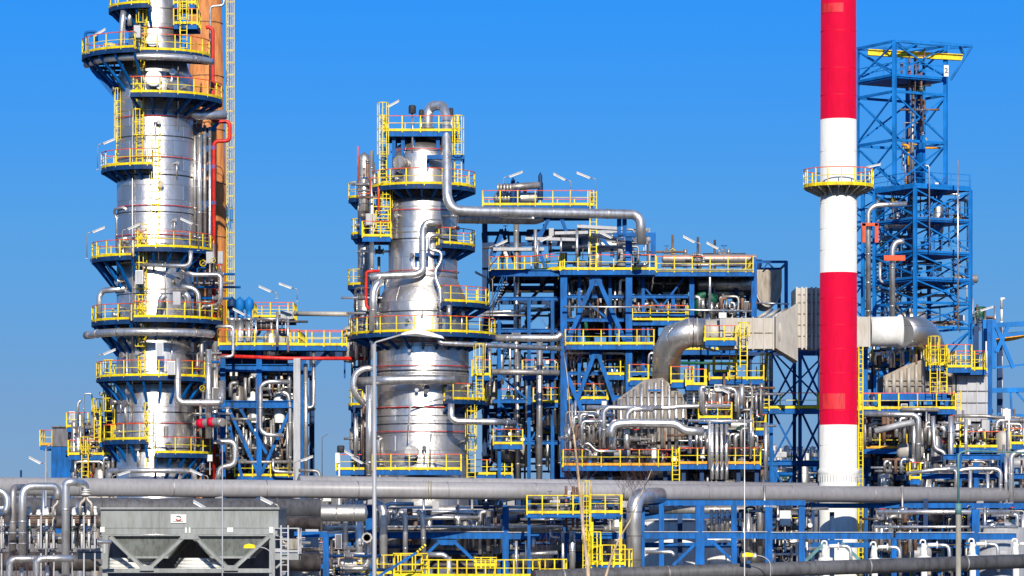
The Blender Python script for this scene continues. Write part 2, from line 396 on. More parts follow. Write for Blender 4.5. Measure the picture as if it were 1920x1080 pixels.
def valve_mb(p, d, s=.25, wheel='red', mb=None):
    """gate valve on a line through p along d, with bonnet and handwheel towards the viewer/up"""
    mb = mb or MB(); p = Vector(p); d = Vector(d).normalized(); up = Vector((0, 0, 1)) if abs(d.z) < .8 else Vector((0, -1, 0))
    mb.tube(p - d * s, p - d * s * .8, s * .75, 'pipe_dull', 10); mb.tube(p + d * s * .8, p + d * s, s * .75, 'pipe_dull', 10)
    mb.tube(p - d * s * .8, p, s * .5, 'panel_dark', 10, r2=s * .62); mb.tube(p, p + d * s * .8, s * .62, 'panel_dark', 10, r2=s * .5)
    mb.tube(p, p + up * s * 1.3, s * .32, 'panel_dark', 8); mb.tube(p + up * s * 1.3, p + up * s * 2.2, s * .1, 'pipe_dull', 6)
    c = p + up * s * 2.1; a = up.orthogonal().normalized(); b = up.cross(a)
    mb.sweep([c + (a * math.cos(2 * math.pi * i / 10) + b * math.sin(2 * math.pi * i / 10)) * s * .7 for i in range(10)], s * .09, wheel, 5, closed=True)
    mb.bar(c - a * s * .7, c + a * s * .7, s * .1, s * .1, wheel)
    return mb
def stair_mb(p, q, w=.8, mat='blue_dark', rail='blue'):
    """straight flight from p up to q; w is the width in depth"""
    mb = MB(); p = Vector(p); q = Vector(q); d = q - p; o = Vector((0, w, 0))
    for k in (0, 1): mb.bar(p + o * k, q + o * k, .06, .26, mat)
    n = int(abs(d.z) / .2)
    for i in range(1, n): c = p + d * (i / n); mb.box(c.x - .13, c.x + .13, c.y + .03, c.y + w - .03, c.z - .02, c.z + .02, 'pipe_dull')
    for k in (0, 1):
        mb.bar(p + o * k + Vector((0, 0, 1)), q + o * k + Vector((0, 0, 1)), .05, .05, rail); mb.bar(p + o * k + Vector((0, 0, .55)), q + o * k + Vector((0, 0, .55)), .04, .04, rail)
        for i in range(5): c = p + o * k + d * (i / 4); mb.bar(c, c + Vector((0, 0, 1)), .05, .05, rail)
    return mb

def clutter(root, px0, px1, py0, py1, Y0, Y1, n, seed, mats=None, rr=(.05, .2), vess=0, valves=0, boxes=0, tall=.35):
    """the small bore pipework, drums, valves and cabinets inside a unit; each its own part"""
    rnd = random.Random(seed); mats = mats or ['pipe_silver', 'pipe_silver', 'pipe_dull', 'pipe_dull', 'pipe_rust', 'pipe_dark']
    def rp(): return rnd.uniform(px0, px1), rnd.uniform(py0, py1), rnd.uniform(Y0, Y1)
    for i in range(n):
        x, y, Y = rp(); r = rnd.uniform(*rr) * (1 if rnd.random() < .7 else .5); p = P(x, y, Y); pts = [p]
        zlo, zhi = P(0, py1, Y).z, P(0, py0, Y).z; xl, xh = P(px0, 0, Y).x, P(px1, 0, Y).x
        mode = 'v' if rnd.random() < .55 else 'h'
        if mode == 'v': pts = [Vector((p.x, Y, max(zlo, p.z - rnd.uniform(.5, 1) * (zhi - zlo) * tall)))]; pts.append(Vector((p.x, Y, p.z)))
        else: pts = [p, Vector((min(xh, p.x + rnd.uniform(.25, .8) * (xh - xl) * .7), Y, p.z))]
        for k in range(rnd.choice([0, 1, 2, 2])):
            q = pts[-1].copy(); c = rnd.random()
            last = pts[-1] - pts[-2]
            if abs(last.z) > .01:
                if c < .7: q.x = min(xh, max(xl, q.x + rnd.choice([-1, 1]) * rnd.uniform(.6, 3)))
                else: q.y += rnd.choice([-1, 1]) * rnd.uniform(.8, 2)
            else:
                q.z = min(zhi, max(zlo, q.z + rnd.choice([-1, 1]) * rnd.uniform(.8, 3)))
            if (q - pts[-1]).length > .5: pts.append(q)
        if (pts[1] - pts[0]).length < .4: continue
        pipe_mb(pts, r, rnd.choice(mats), n=8, bands=2.5 if r > .1 else 0, flange=rnd.random() < .3).build('pipe', root)
    for i in range(vess):
        x, y, Y = rp(); p = P(x, y, Y); r = rnd.uniform(.3, .62); h = rnd.uniform(1.4, 2.8); p.z = min(p.z, P(0, py0, Y).z - h - 1.1); p.x = min(p.x, P(px1, 0, Y).x - h * .6); mt = rnd.choice(['clad_grey', 'clad', 'duct', 'panel_grey', 'pipe_dull'])
        mb = MB()
        if rnd.random() < .6:
            prof = [(0.01, -r * .45), (r * .6, -r * .35), (r, 0), (r, h), (r * .62, h + r * .35), (.01, h + r * .45)]
            mb.lathe(p, prof, mt, 18); mb.lathe(p, [(r * 1.04, h * .3), (r * 1.04, h * .3 + .08)], 'pipe_dull', 18)
            mb.tube(p + Vector((0, 0, h)), p + Vector((0, 0, h + .9)), .1, 'pipe_dull', 8)
            for a in (-1, 1): mb.bar(p + Vector((a * r * .7, 0, -1.4)), p + Vector((a * r * .7, 0, .2)), .12, .12, 'blue')
        else:
            prof = [(0.01, -r * .4), (r * .62, -r * .3), (r, 0), (r, h), (r * .62, h + r * .3), (.01, h + r * .4)]
            mb.lathe(p, prof, mt, 18, axis='x')
            for a in (.2, .8): mb.box(p.x + h * a - .12, p.x + h * a + .12, p.y - r * .8, p.y + r * .8, p.z - r * 1.35, p.z - r * .7, 'blue')
            mb.tube(p + Vector((h / 2, 0, 0)), p + Vector((h / 2, 0, r + .5)), .12, 'pipe_dull', 8)
        mb.build('drum', root)
    for i in range(valves):
        x, y, Y = rp(); p = P(x, y, Y); vert = rnd.random() < .5; d = Vector((0, 0, 1)) if vert else Vector((1, 0, 0))
        mb = MB(); L = rnd.uniform(.9, 1.8); mb.tube(p - d * L, p + d * L, .09, rnd.choice(mats), 8)
        valve_mb(p, d, rnd.uniform(.2, .34), rnd.choice(['red', 'yellow', 'blue', 'panel_dark', 'green']), mb).build('valve', root)
    for i in range(boxes):
        x, y, Y = rp(); p = P(x, y, Y); w, h = rnd.uniform(.3, .9), rnd.uniform(.4, 1.1); mb = MB()
        mb.box(p.x, p.x + w, p.y, p.y + .3, p.z, p.z + h, rnd.choice(['white', 'panel_grey', 'panel_grey', 'dark', 'amber']))
        mb.box(p.x + .04, p.x + w - .04, p.y - .03, p.y - .002, p.z + .04, p.z + h - .04, rnd.choice(['panel_grey', 'white', 'panel_dark']))
        mb.bar((p.x + w / 2, p.y + .15, p.z - 1), (p.x + w / 2, p.y + .15, p.z - .01), .07, .07, 'pipe_dull'); mb.build('cabinet', root)
def lamp(px, py, Y, foot, label, dirx=-1, tilt=22, L=None, pole='pipe_dull', Lpx=26, gx=10):
    """floodlight: thin pole with a swan neck and a long tubular luminaire; (px,py) = middle of the luminaire"""
    s = Y / F; L = Lpx * s; c = P(px, py, Y); d = Vector((dirx * math.cos(R(tilt)), -.05, math.sin(R(tilt)))).normalized()
    near = c - d * L / 2; px_ = near.x - dirx * gx * s; base = Vector((px_, Y, HC + (HZ - foot) * s))
    r = thing('floodlight', base, label, 'lamp', 'long floodlights on bent poles')
    MBp = MB(); top = Vector((px_, Y, near.z - .35)); MBp.sweep(fillet([base, top, Vector((px_, Y, near.z - .1)), near], .5, 4), .035, pole, 6); MBp.box(base.x - .1, base.x + .1, Y - .1, Y + .1, base.z, base.z + .03, pole); MBp.build('pole', r)
    lb = MB(); up = Vector((-d.z * dirx, 0, abs(d.x)))
    lb.bar(near, near + d * L, .16, .10, 'panel_grey'); lb.bar(near + d * .05 - up * .08, near + d * (L - .05) - up * .08, .12, .08, 'white'); lb.build('luminaire', r)
    return r
# ================= ground
mb = MB(); mb.box(-9000, 9000, -600, 9000, -.3, 0, 'concrete'); g = mb.build('ground'); g['kind'] = 'structure'
m, t, n, b = newmat('soil'); noise_col(t, b, (0.14, 0.13, 0.11), (0.24, 0.22, 0.19), 0.05, rr=(.8, .95)); M['soil'] = m
g.data.materials.clear(); g.data.materials.append(m)

# ================= tall left column
Y0 = 260.0; S = Y0 / F
def zz(py, Y=Y0): return HC + (HZ - py) * Y / F
def xx(px, Y=Y0): return (px - 960) * Y / F
cx = xx(291); C = (cx, Y0)
TL = thing('distillation_tower', (cx, Y0, 0), 'tallest silver distillation column, with ringed yellow railings all the way up', 'column')
r1, r0 = 71.5 * S, 50 * S
mb = MB(); mb.lathe((cx, Y0, 0), [(r1 + .35, 0), (r1 + .35, 1.5), (r1 + .01, 2.2), (r1, zz(150)), (r1 - .3, zz(133)), (r0 + .25, zz(112)), (r0, zz(100)), (r0, zz(-30)), (r0 * .7, zz(-60)), (.02, zz(-70))], 'clad', 64)
mb.build('shell', TL)
rings(TL, 'seam_ring', [lambda b_, y=y, mt=mt, h=h: flange_ring(b_, C, r1, zz(y), mt, h, .03) for y, mt, h in ((213, 'pipe_dull', .05), (262, 'dark', .05), (334, 'dark', .06), (403, 'dark', .05), (452, 'pipe_dull', .1), (495, 'pipe_dull', .16), (547, 'pipe_dull', .07), (555, 'dark', .04), (640, 'pipe_dull', .1), (722, 'dark', .06), (775, 'dark', .05), (842, 'dark', .05), (190, 'pipe_dull', .1))] + [lambda b_, y=y: flange_ring(b_, C, r0, zz(y), 'dark', .03, .02) for y in (22, 60, 74)])
rings(TL, 'support_hoop', [lambda b_, y=y, r=r: b_.sweep(arc(C, r + .1, 0, 350, zz(y), 10), .03, 'red', 5, closed=True) for y, r in ((225, r1), (301, r1), (391, r1), (445, r1), (795, r1), (58, r0))])
# platforms (row of the deck at the column's own depth)
for y, ro, a0, a1, br, ri in ((18, 87, 92, 215, .8, r0), (107, 137, 101, 205, .9, r1 * .8), (107, 104, -25, 99, 0, r1 * .8), (188, 126, -20, 105, .4, r1), (318, 101, 88, 200, .45, r1),
        (487, 119, 106, 205, 1.1, r1), (471, 110, -22, 104, .8, r1), (605, 119, 108, 205, 1.0, r1), (602, 127, -25, 102, .5, r1), (709, 110, -25, 200, 1.0, r1), (826, 98, 95, 170, 1.1, r1), (851, 107, -10, 84, 1.1, r1)):
    round_platform(TL, C, zz(y), ri, ro * S, a0, a1, br)
for y0_, y1_, a, rr in ((-20, 107, 108, r0), (107, 190, 105, r1), (196, 318, 106, r1), (290, 471, 84, r1), (107, 185, 180, r1), (471, 602, 102, r1), (602, 709, 103, r1), (709, 826, 170, r1), (800, 885, 91, r1)):
    u = (math.cos(R(a)), -math.sin(R(a)), 0); ladder_mb((cx + u[0] * rr, Y0 + u[1] * rr), zz(y1_), zz(y0_) + 1.0, u).build('ladder', TL)
# side landings near the top right
for y, w in ((14, 40), (52, 44)):
    box_platform(TL, xx(331), xx(331 + w), Y0 - 2.2, Y0 + .5, zz(y), 'flr', bmat='blue', edge='yellow')
ladder_mb((xx(350), Y0 - 2.3), zz(103), zz(-10), (0, -1, 0)).build('ladder', TL)
# manholes with round white covers, nozzles
def manhole(root, c, rr, a, z, r, mat='white'):
    u = Vector((math.cos(R(a)), -math.sin(R(a)), 0)); p = Vector((c[0], c[1], z)) + u * (rr - .1); mb = MB()
    mb.tube(p, p + u * .85, r * .8, 'pipe_dull', 20); mb.tube(p + u * .85, p + u * 1.02, r, mat, 24); mb.tube(p + u * 1.03, p + u * 1.08, r * .94, mat, 24)
    mb.bar(p + u * .82 + Vector((-r, 0, 0)), p + u * .82 + Vector((r, 0, 0)), .04, .04, 'pipe_dull'); return mb.build('manhole', root)
manhole(TL, C, r0, 88, zz(86), 12 * S); manhole(TL, C, r1 - .2, 86, zz(158), 15.5 * S)
rn = random.Random(4)
for k in range(34):
    a = rn.uniform(20, 165); y = rn.choice([150, 175, 240, 310, 350, 420, 460, 515, 535, 580, 595, 640, 665, 690, 735, 760, 815, 840, 865]) + rn.uniform(-6, 6)
    u = Vector((math.cos(R(a)), -math.sin(R(a)), 0)); p = Vector((cx, Y0, zz(y))) + u * (r1 - .05); L = rn.uniform(.3, .6); r = rn.uniform(.07, .16); mb = MB()
    mb.tube(p, p + u * L, r, 'pipe_dull', 10); mb.tube(p + u * L, p + u * (L + .12), r * 1.7, rn.choice(['pipe_dull', 'pipe_silver', 'panel_dark']), 12)
    if k % 3 == 0: mb.tube(p + u * (L - .05), p + u * (L - .05) - Vector((0, 0, rn.uniform(.6, 1.6))), r * .6, 'pipe_silver', 8)
    mb.build('nozzle', TL)
# conduits and small bore lines down the front
for a, y0_, y1_ in ((98, 262, 318), (118, 110, 840), (70, 460, 600), (60, 640, 700), (128, 610, 870), (50, 120, 250)):
    u = Vector((math.cos(R(a)), -math.sin(R(a)), 0)); q = Vector((cx, Y0, 0)) + u * (r1 + .16); mb = MB()
    mb.tube(q + Vector((0, 0, zz(y1_))), q + Vector((0, 0, zz(y0_))), .045, 'pipe_silver', 6); mb.build('conduit', TL)
# ring headers that half circle the column under two platforms
for y, ry in ((122, 6.5), (629, 7.5)):
    q = arc(C, 118 * S, 22, 172, zz(y), 6); mb = MB(); mb.sweep(q, ry * S, 'pipe_silver', 14)
    for i in (4, 10, 16, 21): mb.tube(q[i], q[i] + (q[i + 1] - q[i]) * .15, ry * S * 1.12, 'pipe_dull', 14)
    e = q[-1]; mb.tube(e, e + Vector((-.5, .5, 0)), ry * S * .98, 'pipe_dull', 14); mb.build('ring_header', TL)
mb = MB(); q = arc(C, 100 * S, 40, 140, zz(884), 6); q = [q[0] - Vector((-.3, 0, 1.2))] + q + [q[-1] - Vector((.3, 0, 1.2))]; mb.sweep(fillet(q, .4), 5 * S, 'pipe_silver', 12); mb.build('ring_header', TL)
# blue outrigger frames
for y, x0_, x1_, dy in ((128, 176, 226, 66), (487, 176, 224, 54), (610, 182, 224, 58)):
    for k, yy in enumerate((Y0 - 1.0, Y0 + 1.5)):
        mb = MB(); mb.bar((xx(x0_), yy, zz(y + 6)), (xx(x1_), yy, zz(y + dy)), .22, .26, 'blue'); mb.bar((xx(x0_ - 4), yy, zz(y + 3)), (xx(x1_ + 12), yy, zz(y + 3)), .2, .24, 'blue_dark')
        mb.bar((xx(x0_ + 22), yy, zz(y + 4)), (xx(x1_), yy, zz(y + dy * .6)), .14, .14, 'blue'); mb.build('outrigger', TL)
# lines on and beside the shell
subpipe(TL, [(343, 505, 257), (358, 515, 256.5), (409, 515, 257), (414, 520, 257), (414, 566, 257), (406, 573, 258), (380, 575, 258)], 257, 4.2)
subpipe(TL, [(340, 537, 257), (362, 540, 257), (372, 550, 257), (374, 603, 257)], 257, 4.5)
subpipe(TL, [(296, 602, 256.4), (302, 560, 256.2), (310, 553, 256.2)], 256, 6); subpipe(TL, [(357, 602, 257), (352, 556, 256.6), (346, 550, 256.6)], 256, 6)
subpipe(TL, [(254, 496, 256.5), (356, 499, 256), (358, 470, 256)], 256, 4)
subpipe(TL, [(236, 541, 258), (192, 545, 259), (186, 556, 259), (186, 603, 259)], 259, 5.5, mat='pipe_silver')
subpipe(TL, [(222, 478, 258), (224, 454, 258), (232, 447, 258), (246, 447, 258)], 258, 4.5); subpipe(TL, [(232, 389, 258), (215, 391, 259), (214, 400, 259.5), (219, 410, 259.5), (219, 470, 259.5)], 259.5, 2.4)
subpipe(TL, [(333, 672, 256), (333, 748, 256), (340, 755, 256), (412, 755, 256), (416, 748, 256.3), (416, 716, 257)], 256, 6.5)
subpipe(TL, [(391, 655, 257), (391, 822, 257)], 257, 6); subpipe(TL, [(378, 620, 258), (378, 702, 258)], 258, 4, mat='pipe_dull')
subpipe(TL, [(232, 20, 257.6), (228, 60, 257.6), (228, 103, 258)], 258, 6); subpipe(TL, [(243, 20, 257.8), (243, 48, 257.8)], 258, 4.5)
for i, y in enumerate((60, 520, 655, 690, 560)):
    p = P((258, 262, 300, 322, 332)[i], y, 256 - .4); mb = MB(); mb.box(p.x - .28, p.x + .28, p.y - .3, p.y, p.z - .5, p.z + .5, ['dark', 'white', 'pipe_silver', 'white', 'panel_grey'][i]); mb.box(p.x - .24, p.x + .24, p.y - .33, p.y - .303, p.z - .45, p.z + .45, 'panel_grey'); mb.build('junction_box', TL)
mb = MB(); p = P(307, 808, 257.05); 
for k in range(3): mb.box(p.x + k * .13, p.x + k * .13 + .07, p.y - .02, p.y + .05, p.z - .35, p.z + .35, 'dark')
mb.build('louvre', TL)

# bundle of risers right of the column, with blue pipe guides
for px, y0_, y1_, r, mt, what in ((365, 205, 470, 3.2, 'pipe_silver', 'slim silver riser tight against the right side of the tallest column'), (374, 232, 470, 5.4, 'pipe_silver', 'stout silver riser in the bundle right of the tallest column'), (384, 235, 470, 3.2, 'pipe_dull', 'dull thin riser behind the stout silver riser of the tallest column'), (393.5, 238, 600, 2.8, 'pipe_silver', 'thin silver riser just left of the tall red pipe')):
    PIPE([(px, y0_), (px, y1_)], 260.5, r, what, mt, bands=1.8)
PIPE([(386, 52, 261), (392, 50, 261), (399, 56, 261), (399, 228, 261), (431, 228, 261), (431, 264, 261), (401, 265, 261), (401, 900, 261)], 261, 3.6, 'long red pipe running down between the tallest column and the orange stack', 'red', bend=.35, bands=4)
PIPE([(420, -20, 262), (420, 10, 262), (394, 12, 262), (394, 225, 262)], 262, 2.4, 'thin silver line stepping left across the top of the orange stack', bands=3)
PIPE([(340, 205, 259.5), (362, 213, 259), (372, 216, 259), (424, 215, 259.5)], 259, 9, 'thick bent silver stub pipe high on the right of the tallest column', bend=.5)
PIPE([(403, 640, 259), (403, 822, 259), (408, 828, 259), (441, 828, 259), (441, 872, 259), (411, 876, 259), (408, 900, 259)], 259, 5.5, 'silver pipe with a square loop at the foot of the tallest column', bend=.5)
PIPE([(404, 612, 258.5), (437, 612, 258.5), (437, 668, 258.5), (408, 670, 258.5)], 258.5, 3, 'narrow silver loop beside the walkway right of the tallest column', bend=.3)
PIPE([(366, 796, 257), (384, 793, 256.5), (404, 791, 256), (418, 792, 255.5)], 256, 8, 'short stub pipe with magenta bands pointing right low on the tallest column', 'pipe_dull', bands=0)
mb = MB(); 
for a in (372, 392): mb.tube(P(a, 795 - (a - 366) * .12, 256.6 - (a - 372) * .02), P(a + 9, 794 - (a - 366) * .12, 256.4 - (a - 372) * .02), 8.5 * S, 'chimney_red', 14)
o = mb.build('band', SC.objects['pipe.%03d' % 0] if False else TL)
for y in (240, 274, 310, 378, 494, 700):
    mb = MB(); mb.bar((xx(358), 261.0, zz(y)), (xx(403), 261.0, zz(y)), .25, .28, 'blue'); mb.bar((xx(361), 260.8, zz(y + 22)), (xx(392), 260.8, zz(y + 3)), .14, .16, 'blue'); mb.build('pipe_guide', TL)
mb = MB(); mb.bar((xx(358), 260.7, zz(280)), (xx(408), 260.7, zz(228)), .2, .22, 'blue'); mb.build('pipe_guide', TL)

# orange stack behind, with its ladder
YS = 272.0; cs = xx(386, YS)
ST = thing('stack', (cs, YS, 0), 'rust orange concrete smokestack behind the tallest column', 'smokestack')
mb = MB(); mb.lathe((cs, YS, 0), [(2.25, 0), (1.76, zz(600, YS)), (1.0, 60)], 'stack_orange', 40); mb.build('shaft', ST)
mb = MB()
for k in range(14): z = 4 + k * 4.2; mb.lathe((cs, YS, z), [(2.27 - z * .0205, -.03), (2.295 - z * .0205, 0), (2.27 - z * .0205, .03)], 'pipe_rust', 40)
mb.build('shaft_ribbing', ST)
u = (math.cos(R(20)), -math.sin(R(20)), 0); mb = ladder_mb((cs + 1.62 * u[0], YS + 1.62 * u[1]), 15, 53, (1, -.25, 0), w=.3, cage=True, th=.6); mb.build('ladder', ST)

# ================= middle column with the dome
YM = 258.0; SM = YM / F; cm = xx(793, YM); CM = (cm, YM); R1 = 86 * SM; R2 = 64.5 * SM; R3 = 58 * SM
def zm(y): return HC + (HZ - y) * SM
def xm(x): return (x - 960) * SM
TM = thing('distillation_tower', (cm, YM, 0), 'wide silver column with a domed head and a thick pipe arching off its top', 'column')
mb = MB(); mb.lathe((cm, YM, 0), [(R1, 0), (R1, zm(588)), (R1 * .985, zm(574)), (R1 * .94, zm(560)), (R1 * .87, zm(547)), (R2 + .18, zm(534)), (R2, zm(525)), (R2, zm(388)), (R2 - .05, zm(380)), (R3, zm(374)), (R3, zm(297)), (R3 * .95, zm(284)), (R3 * .8, zm(273)), (R3 * .5, zm(264)), (.01, zm(260))], 'clad', 64); mb.build('shell', TM)
rings(TM, 'seam_ring', [lambda b_, y=y, r=r, mt=mt, h=h: flange_ring(b_, CM, r, zm(y), mt, h, .03) for y, r, mt, h in ((375, R2, 'dark', .05), (392, R2, 'pipe_dull', .05), (452, R2, 'dark', .05), (440, R2, 'pipe_dull', .05), (521, R2, 'pipe_dull', .12), (577, R1 * .97, 'pipe_silver', .12), (588, R1, 'dark', .05), (698, R1, 'dark', .07), (703, R1, 'pipe_dull', .06), (767, R1, 'dark', .04), (782, R1, 'dark', .03), (797, R1, 'dark', .05), (860, R1, 'pipe_dull', .1))])
rings(TM, 'support_hoop', [lambda b_, y=y, r=r: b_.sweep(arc(CM, r + .13, 0, 350, zm(y), 10), .032, 'red', 5, closed=True) for y, r in ((285, R3 * .98), (398, R2), (511, R2), (645, R1), (689, R1), (811, R1), (766, R1))])
for y, ro, a0, a1, br, ri in ((354, 99, -30, 210, .3, R3), (463, 98, -25, 66, .4, R2), (572, 124, -5, 70, .45, R2), (629, 137, -28, 205, .35, R1), (752, 122, -20, 62, .4, R1)):
    round_platform(TM, CM, zm(y), ri, ro * SM, a0, a1, br)
# top deck on legs above the dome
box_platform(TM, xm(722), xm(860), YM - 2.4, YM + 2.2, zm(252), 'flrb'); mb = MB()
for x in (740, 757, 776, 822, 842):
    for yy in (YM - 1.8, YM + 1.6): mb.bar((xm(x), yy, zm(300)), (xm(x), yy, zm(256)), .26, .26, 'blue')
mb.build('deck_leg', TM)
for x0_, y0_, y1_ in ((721, 225, 354), (860, 228, 354), (727, 354, 450), (893, 690, 752)): ladder_mb((xm(x0_), YM - 2.6 if y0_ < 300 else YM - 1.6), zm(y1_), zm(y0_), (0, -1, 0), cage=True).build('ladder', TM)
ladder_mb((xm(884), YM - 2), zm(900), zm(755), (0, -1, 0), w=.6).build('ladder', TM); ladder_mb((xm(900), YM - 3.5), zm(754), zm(672), (0, -1, 0)).build('ladder', TM)
box_platform(TM, xm(682), xm(735), YM - 2.5, YM + .5, zm(448), 'flr'); box_platform(TM, xm(703), xm(866), YM - 4.6, YM - 3.4, zm(882), 'flr'); box_platform(TM, xm(886), xm(919), YM - 3.6, YM - 1.5, zm(707), 'flr')
manhole(TM, CM, R3, 122, zm(312), 13 * SM, 'pipe_dull'); manhole(TM, CM, R1, 100, zm(850), .5, 'clad_grey')
for k in range(26):
    a = rn.uniform(20, 160); y = rn.choice([320, 335, 410, 430, 480, 595, 610, 660, 730, 740, 825, 845, 868]) + rn.uniform(-5, 5); rr = R3 if y < 372 else R2 if y < 530 else R1
    u = Vector((math.cos(R(a)), -math.sin(R(a)), 0)); p = Vector((cm, YM, zm(y))) + u * (rr - .05); L = rn.uniform(.25, .5); r = rn.uniform(.06, .13); mb = MB()
    mb.tube(p, p + u * L, r, 'pipe_dull', 10); mb.tube(p + u * L, p + u * (L + .1), r * 1.7, rn.choice(['pipe_dull', 'pipe_silver', 'panel_dark']), 12)
    if k % 3 == 0: mb.tube(p + u * L * .9, p + u * L * .9 - Vector((0, 0, rn.uniform(.6, 1.8))), r * .5, 'pipe_silver', 8)
    mb.build('nozzle', TM)
Yf = YM - R1 - .5
subpipe(TM, [(828, 418, 255), (800, 417, 254.8), (793, 430, 254.8), (793, 508, 254.8), (780, 515, 254.8), (706, 518, 254.8), (696, 521, 255)], 254.8, 7, bend=.6)
subpipe(TM, [(716, 523, 254.7), (700, 542, 254.3), (699, 622, 254)], 254.3, 7, bend=.6)
subpipe(TM, [(824, 441, 255), (805, 441, 254.8), (804, 468, 254.8), (828, 472, 254.8), (827, 490, 254.8), (816, 507, 254.6), (817, 522, 254.4), (826, 545, 254.2), (826, 622, 254)], 254.5, 3.2, bend=.35)
subpipe(TM, [(842, 572, 253.6), (842, 598, 253.6)], 253.6, 5)
subpipe(TM, [(852, 712, 253.9), (790, 711, 253.6), (720, 713, 253.8), (668, 717, 255.5)], 254, 9, bend=.5, bands=3); subpipe(TM, [(704, 690, 255), (680, 691, 255), (664, 703, 255), (662, 736, 255), (682, 758, 255.6)], 255, 6, bend=.6)
subpipe(TM, [(693, 722, 254), (693, 896, 254)], 254, 7.5); subpipe(TM, [(693, 640, 255), (699, 640, 255), (699, 674, 255)], 255, 4)
subpipe(TM, [(846, 757, 253), (846, 784, 253), (856, 790, 253), (930, 791, 253), (965, 794, 255)], 253, 6.2, bend=.5)
subpipe(TM, [(716, 820, 254.5), (709, 828, 254.5), (709, 870, 254.5)], 254.5, 2.4); subpipe(TM, [(808, 813, 254.1), (806, 875, 254.1)], 254.1, 1.6); subpipe(TM, [(841, 744, 254.1), (768, 763, 254.1), (764, 830, 254.1)], 254.1, 1.6, bend=.2)
subpipe(TM, [(809, 645, 254.2), (790, 645, 254.2)], 254.2, 1.2)
for x0_, x1_, y in ((780, 805, 484), (816, 836, 481), (696, 726, 527), (802, 872, 303)): mb = MB(); mb.bar((xm(x0_), YM - 2.9, zm(y)), (xm(x1_), YM - 2.9, zm(y)), .5, .3, 'blue'); mb.bar((xm(x0_ + 2), YM - 2.6, zm(y + 20)), (xm(x0_ + 2), YM - 2.6, zm(y)), .14, .14, 'blue'); mb.bar((xm(x1_ - 2), YM - 2.6, zm(y + 20)), (xm(x1_ - 2), YM - 2.6, zm(y)), .14, .14, 'blue'); mb.build('pipe_support', TM)
# slender vessel and risers on the left
cv = xx(683, 262)
TV = thing('slim_tower', (cv, 262, 0), 'slender grey column standing behind the left edge of the domed column', 'column')
mb = MB(); mb.lathe((cv, 262, 0), [(.5, 0), (.5, 34.2), (.36, 34.6), (.02, 34.8)], 'clad_grey', 24); mb.build('shell', TV); mb = MB()
for z in (32, 29, 24, 20, 16, 12, 9): mb.lathe((cv, 262, z), [(.5, -.1), (.6, 0), (.5, .1)], 'pipe_dark', 24)
mb.build('band', TV)
for y, a0, a1, ro in ((372, 60, 230, 1.2), (535, 90, 250, 1.25), (440, 80, 240, 1.0), (760, 100, 250, 1.2)): round_platform(TV, (cv, 262), zz(y, 262), .6, ro, a0, a1, .6, top='yellow')
PIPE([(697, 283, 257), (697, 600, 257)], 257, 4.4, 'tall thin silver riser in front of the slender grey column')
PIPE([(671, 274, 258.5), (671, 350, 258.5)], 258.5, 1.4, 'thin orange post beside the slim column top', 'orange', bands=0)
PIPE([(712, 508, 256), (687, 509, 256), (686, 572, 256), (692, 580, 256)], 256, 2.8, 'bright red pipe bent left of the domed column', 'red', bend=.2)
# the overhead vapour line
VL = pipe_mb(pp([(802, 266, 258), (802, 220, 258), (806, 199, 258), (832, 197, 257.5), (837, 225, 256.5), (838, 372, 253.5), (850, 394, 253.5), (880, 396, 253.8), (1190, 402, 258), (1201, 412, 258), (1203, 458, 258)], 256), 9.2 * .0395, 'pipe_silver', 18, bend=.95, seg=5, bands=3.5)
for y, r in ((252, .55), (262, .6), (240, .5)): p = P(802, y, 258); VL.tube(p - Vector((0, 0, .07)), p + Vector((0, 0, .07)), r, 'pipe_dull', 18)
tag(VL.build('pipe', at=P(802, 266, 258)), 'thick silver vapour pipe arching over the dome and running right above the blue frame', 'pipe')
PIPE([(858, 411, 255), (1005, 413, 256.5), (1018, 408, 256.5)], 256, 8, 'fat dull pipe running just below the overhead vapour pipe', 'pipe_dull'); PIPE([(820, 404, 256), (1000, 408, 255.4), (1000, 411, 255.4)], 255.5, 3, 'thin silver pipe between the two thick overhead pipes')
PIPE([(822, 634, 253.6), (826, 643, 253.5), (1052, 654, 256)], 255, 4.6, 'long silver pipe leaving the domed column to the right under its wide platform'); PIPE([(918, 634, 258), (1045, 634, 259), (1053, 625, 259)], 258, 7, 'warm silver pipe ending in an upturned elbow before the blue frame')
PIPE([(922, 697, 259), (1048, 699, 260)], 260, 5.5, 'dull horizontal pipe between the domed column and the blue frame at mid height', 'pipe_dull')
# small black tank marks on the top: drums and vents
for x, y, w in ((773, 205, 14), (846, 210, 8), (790, 213, 9)):
    p = P(x, y, 259); mb = MB(); mb.lathe((p.x, 259, p.z - .3), [(w * .5 * S, 0), (w * .5 * S, .5), (w * .4 * S, .6)], 'dark', 14); mb.tube((p.x, 259, zm(252)), (p.x, 259, p.z - .3), .09, 'pipe_silver', 8); mb.build('vent', TM)
subpipe(TM, [(773, 285, 255.8), (774, 215, 255.8)], 255.8, 1.6)

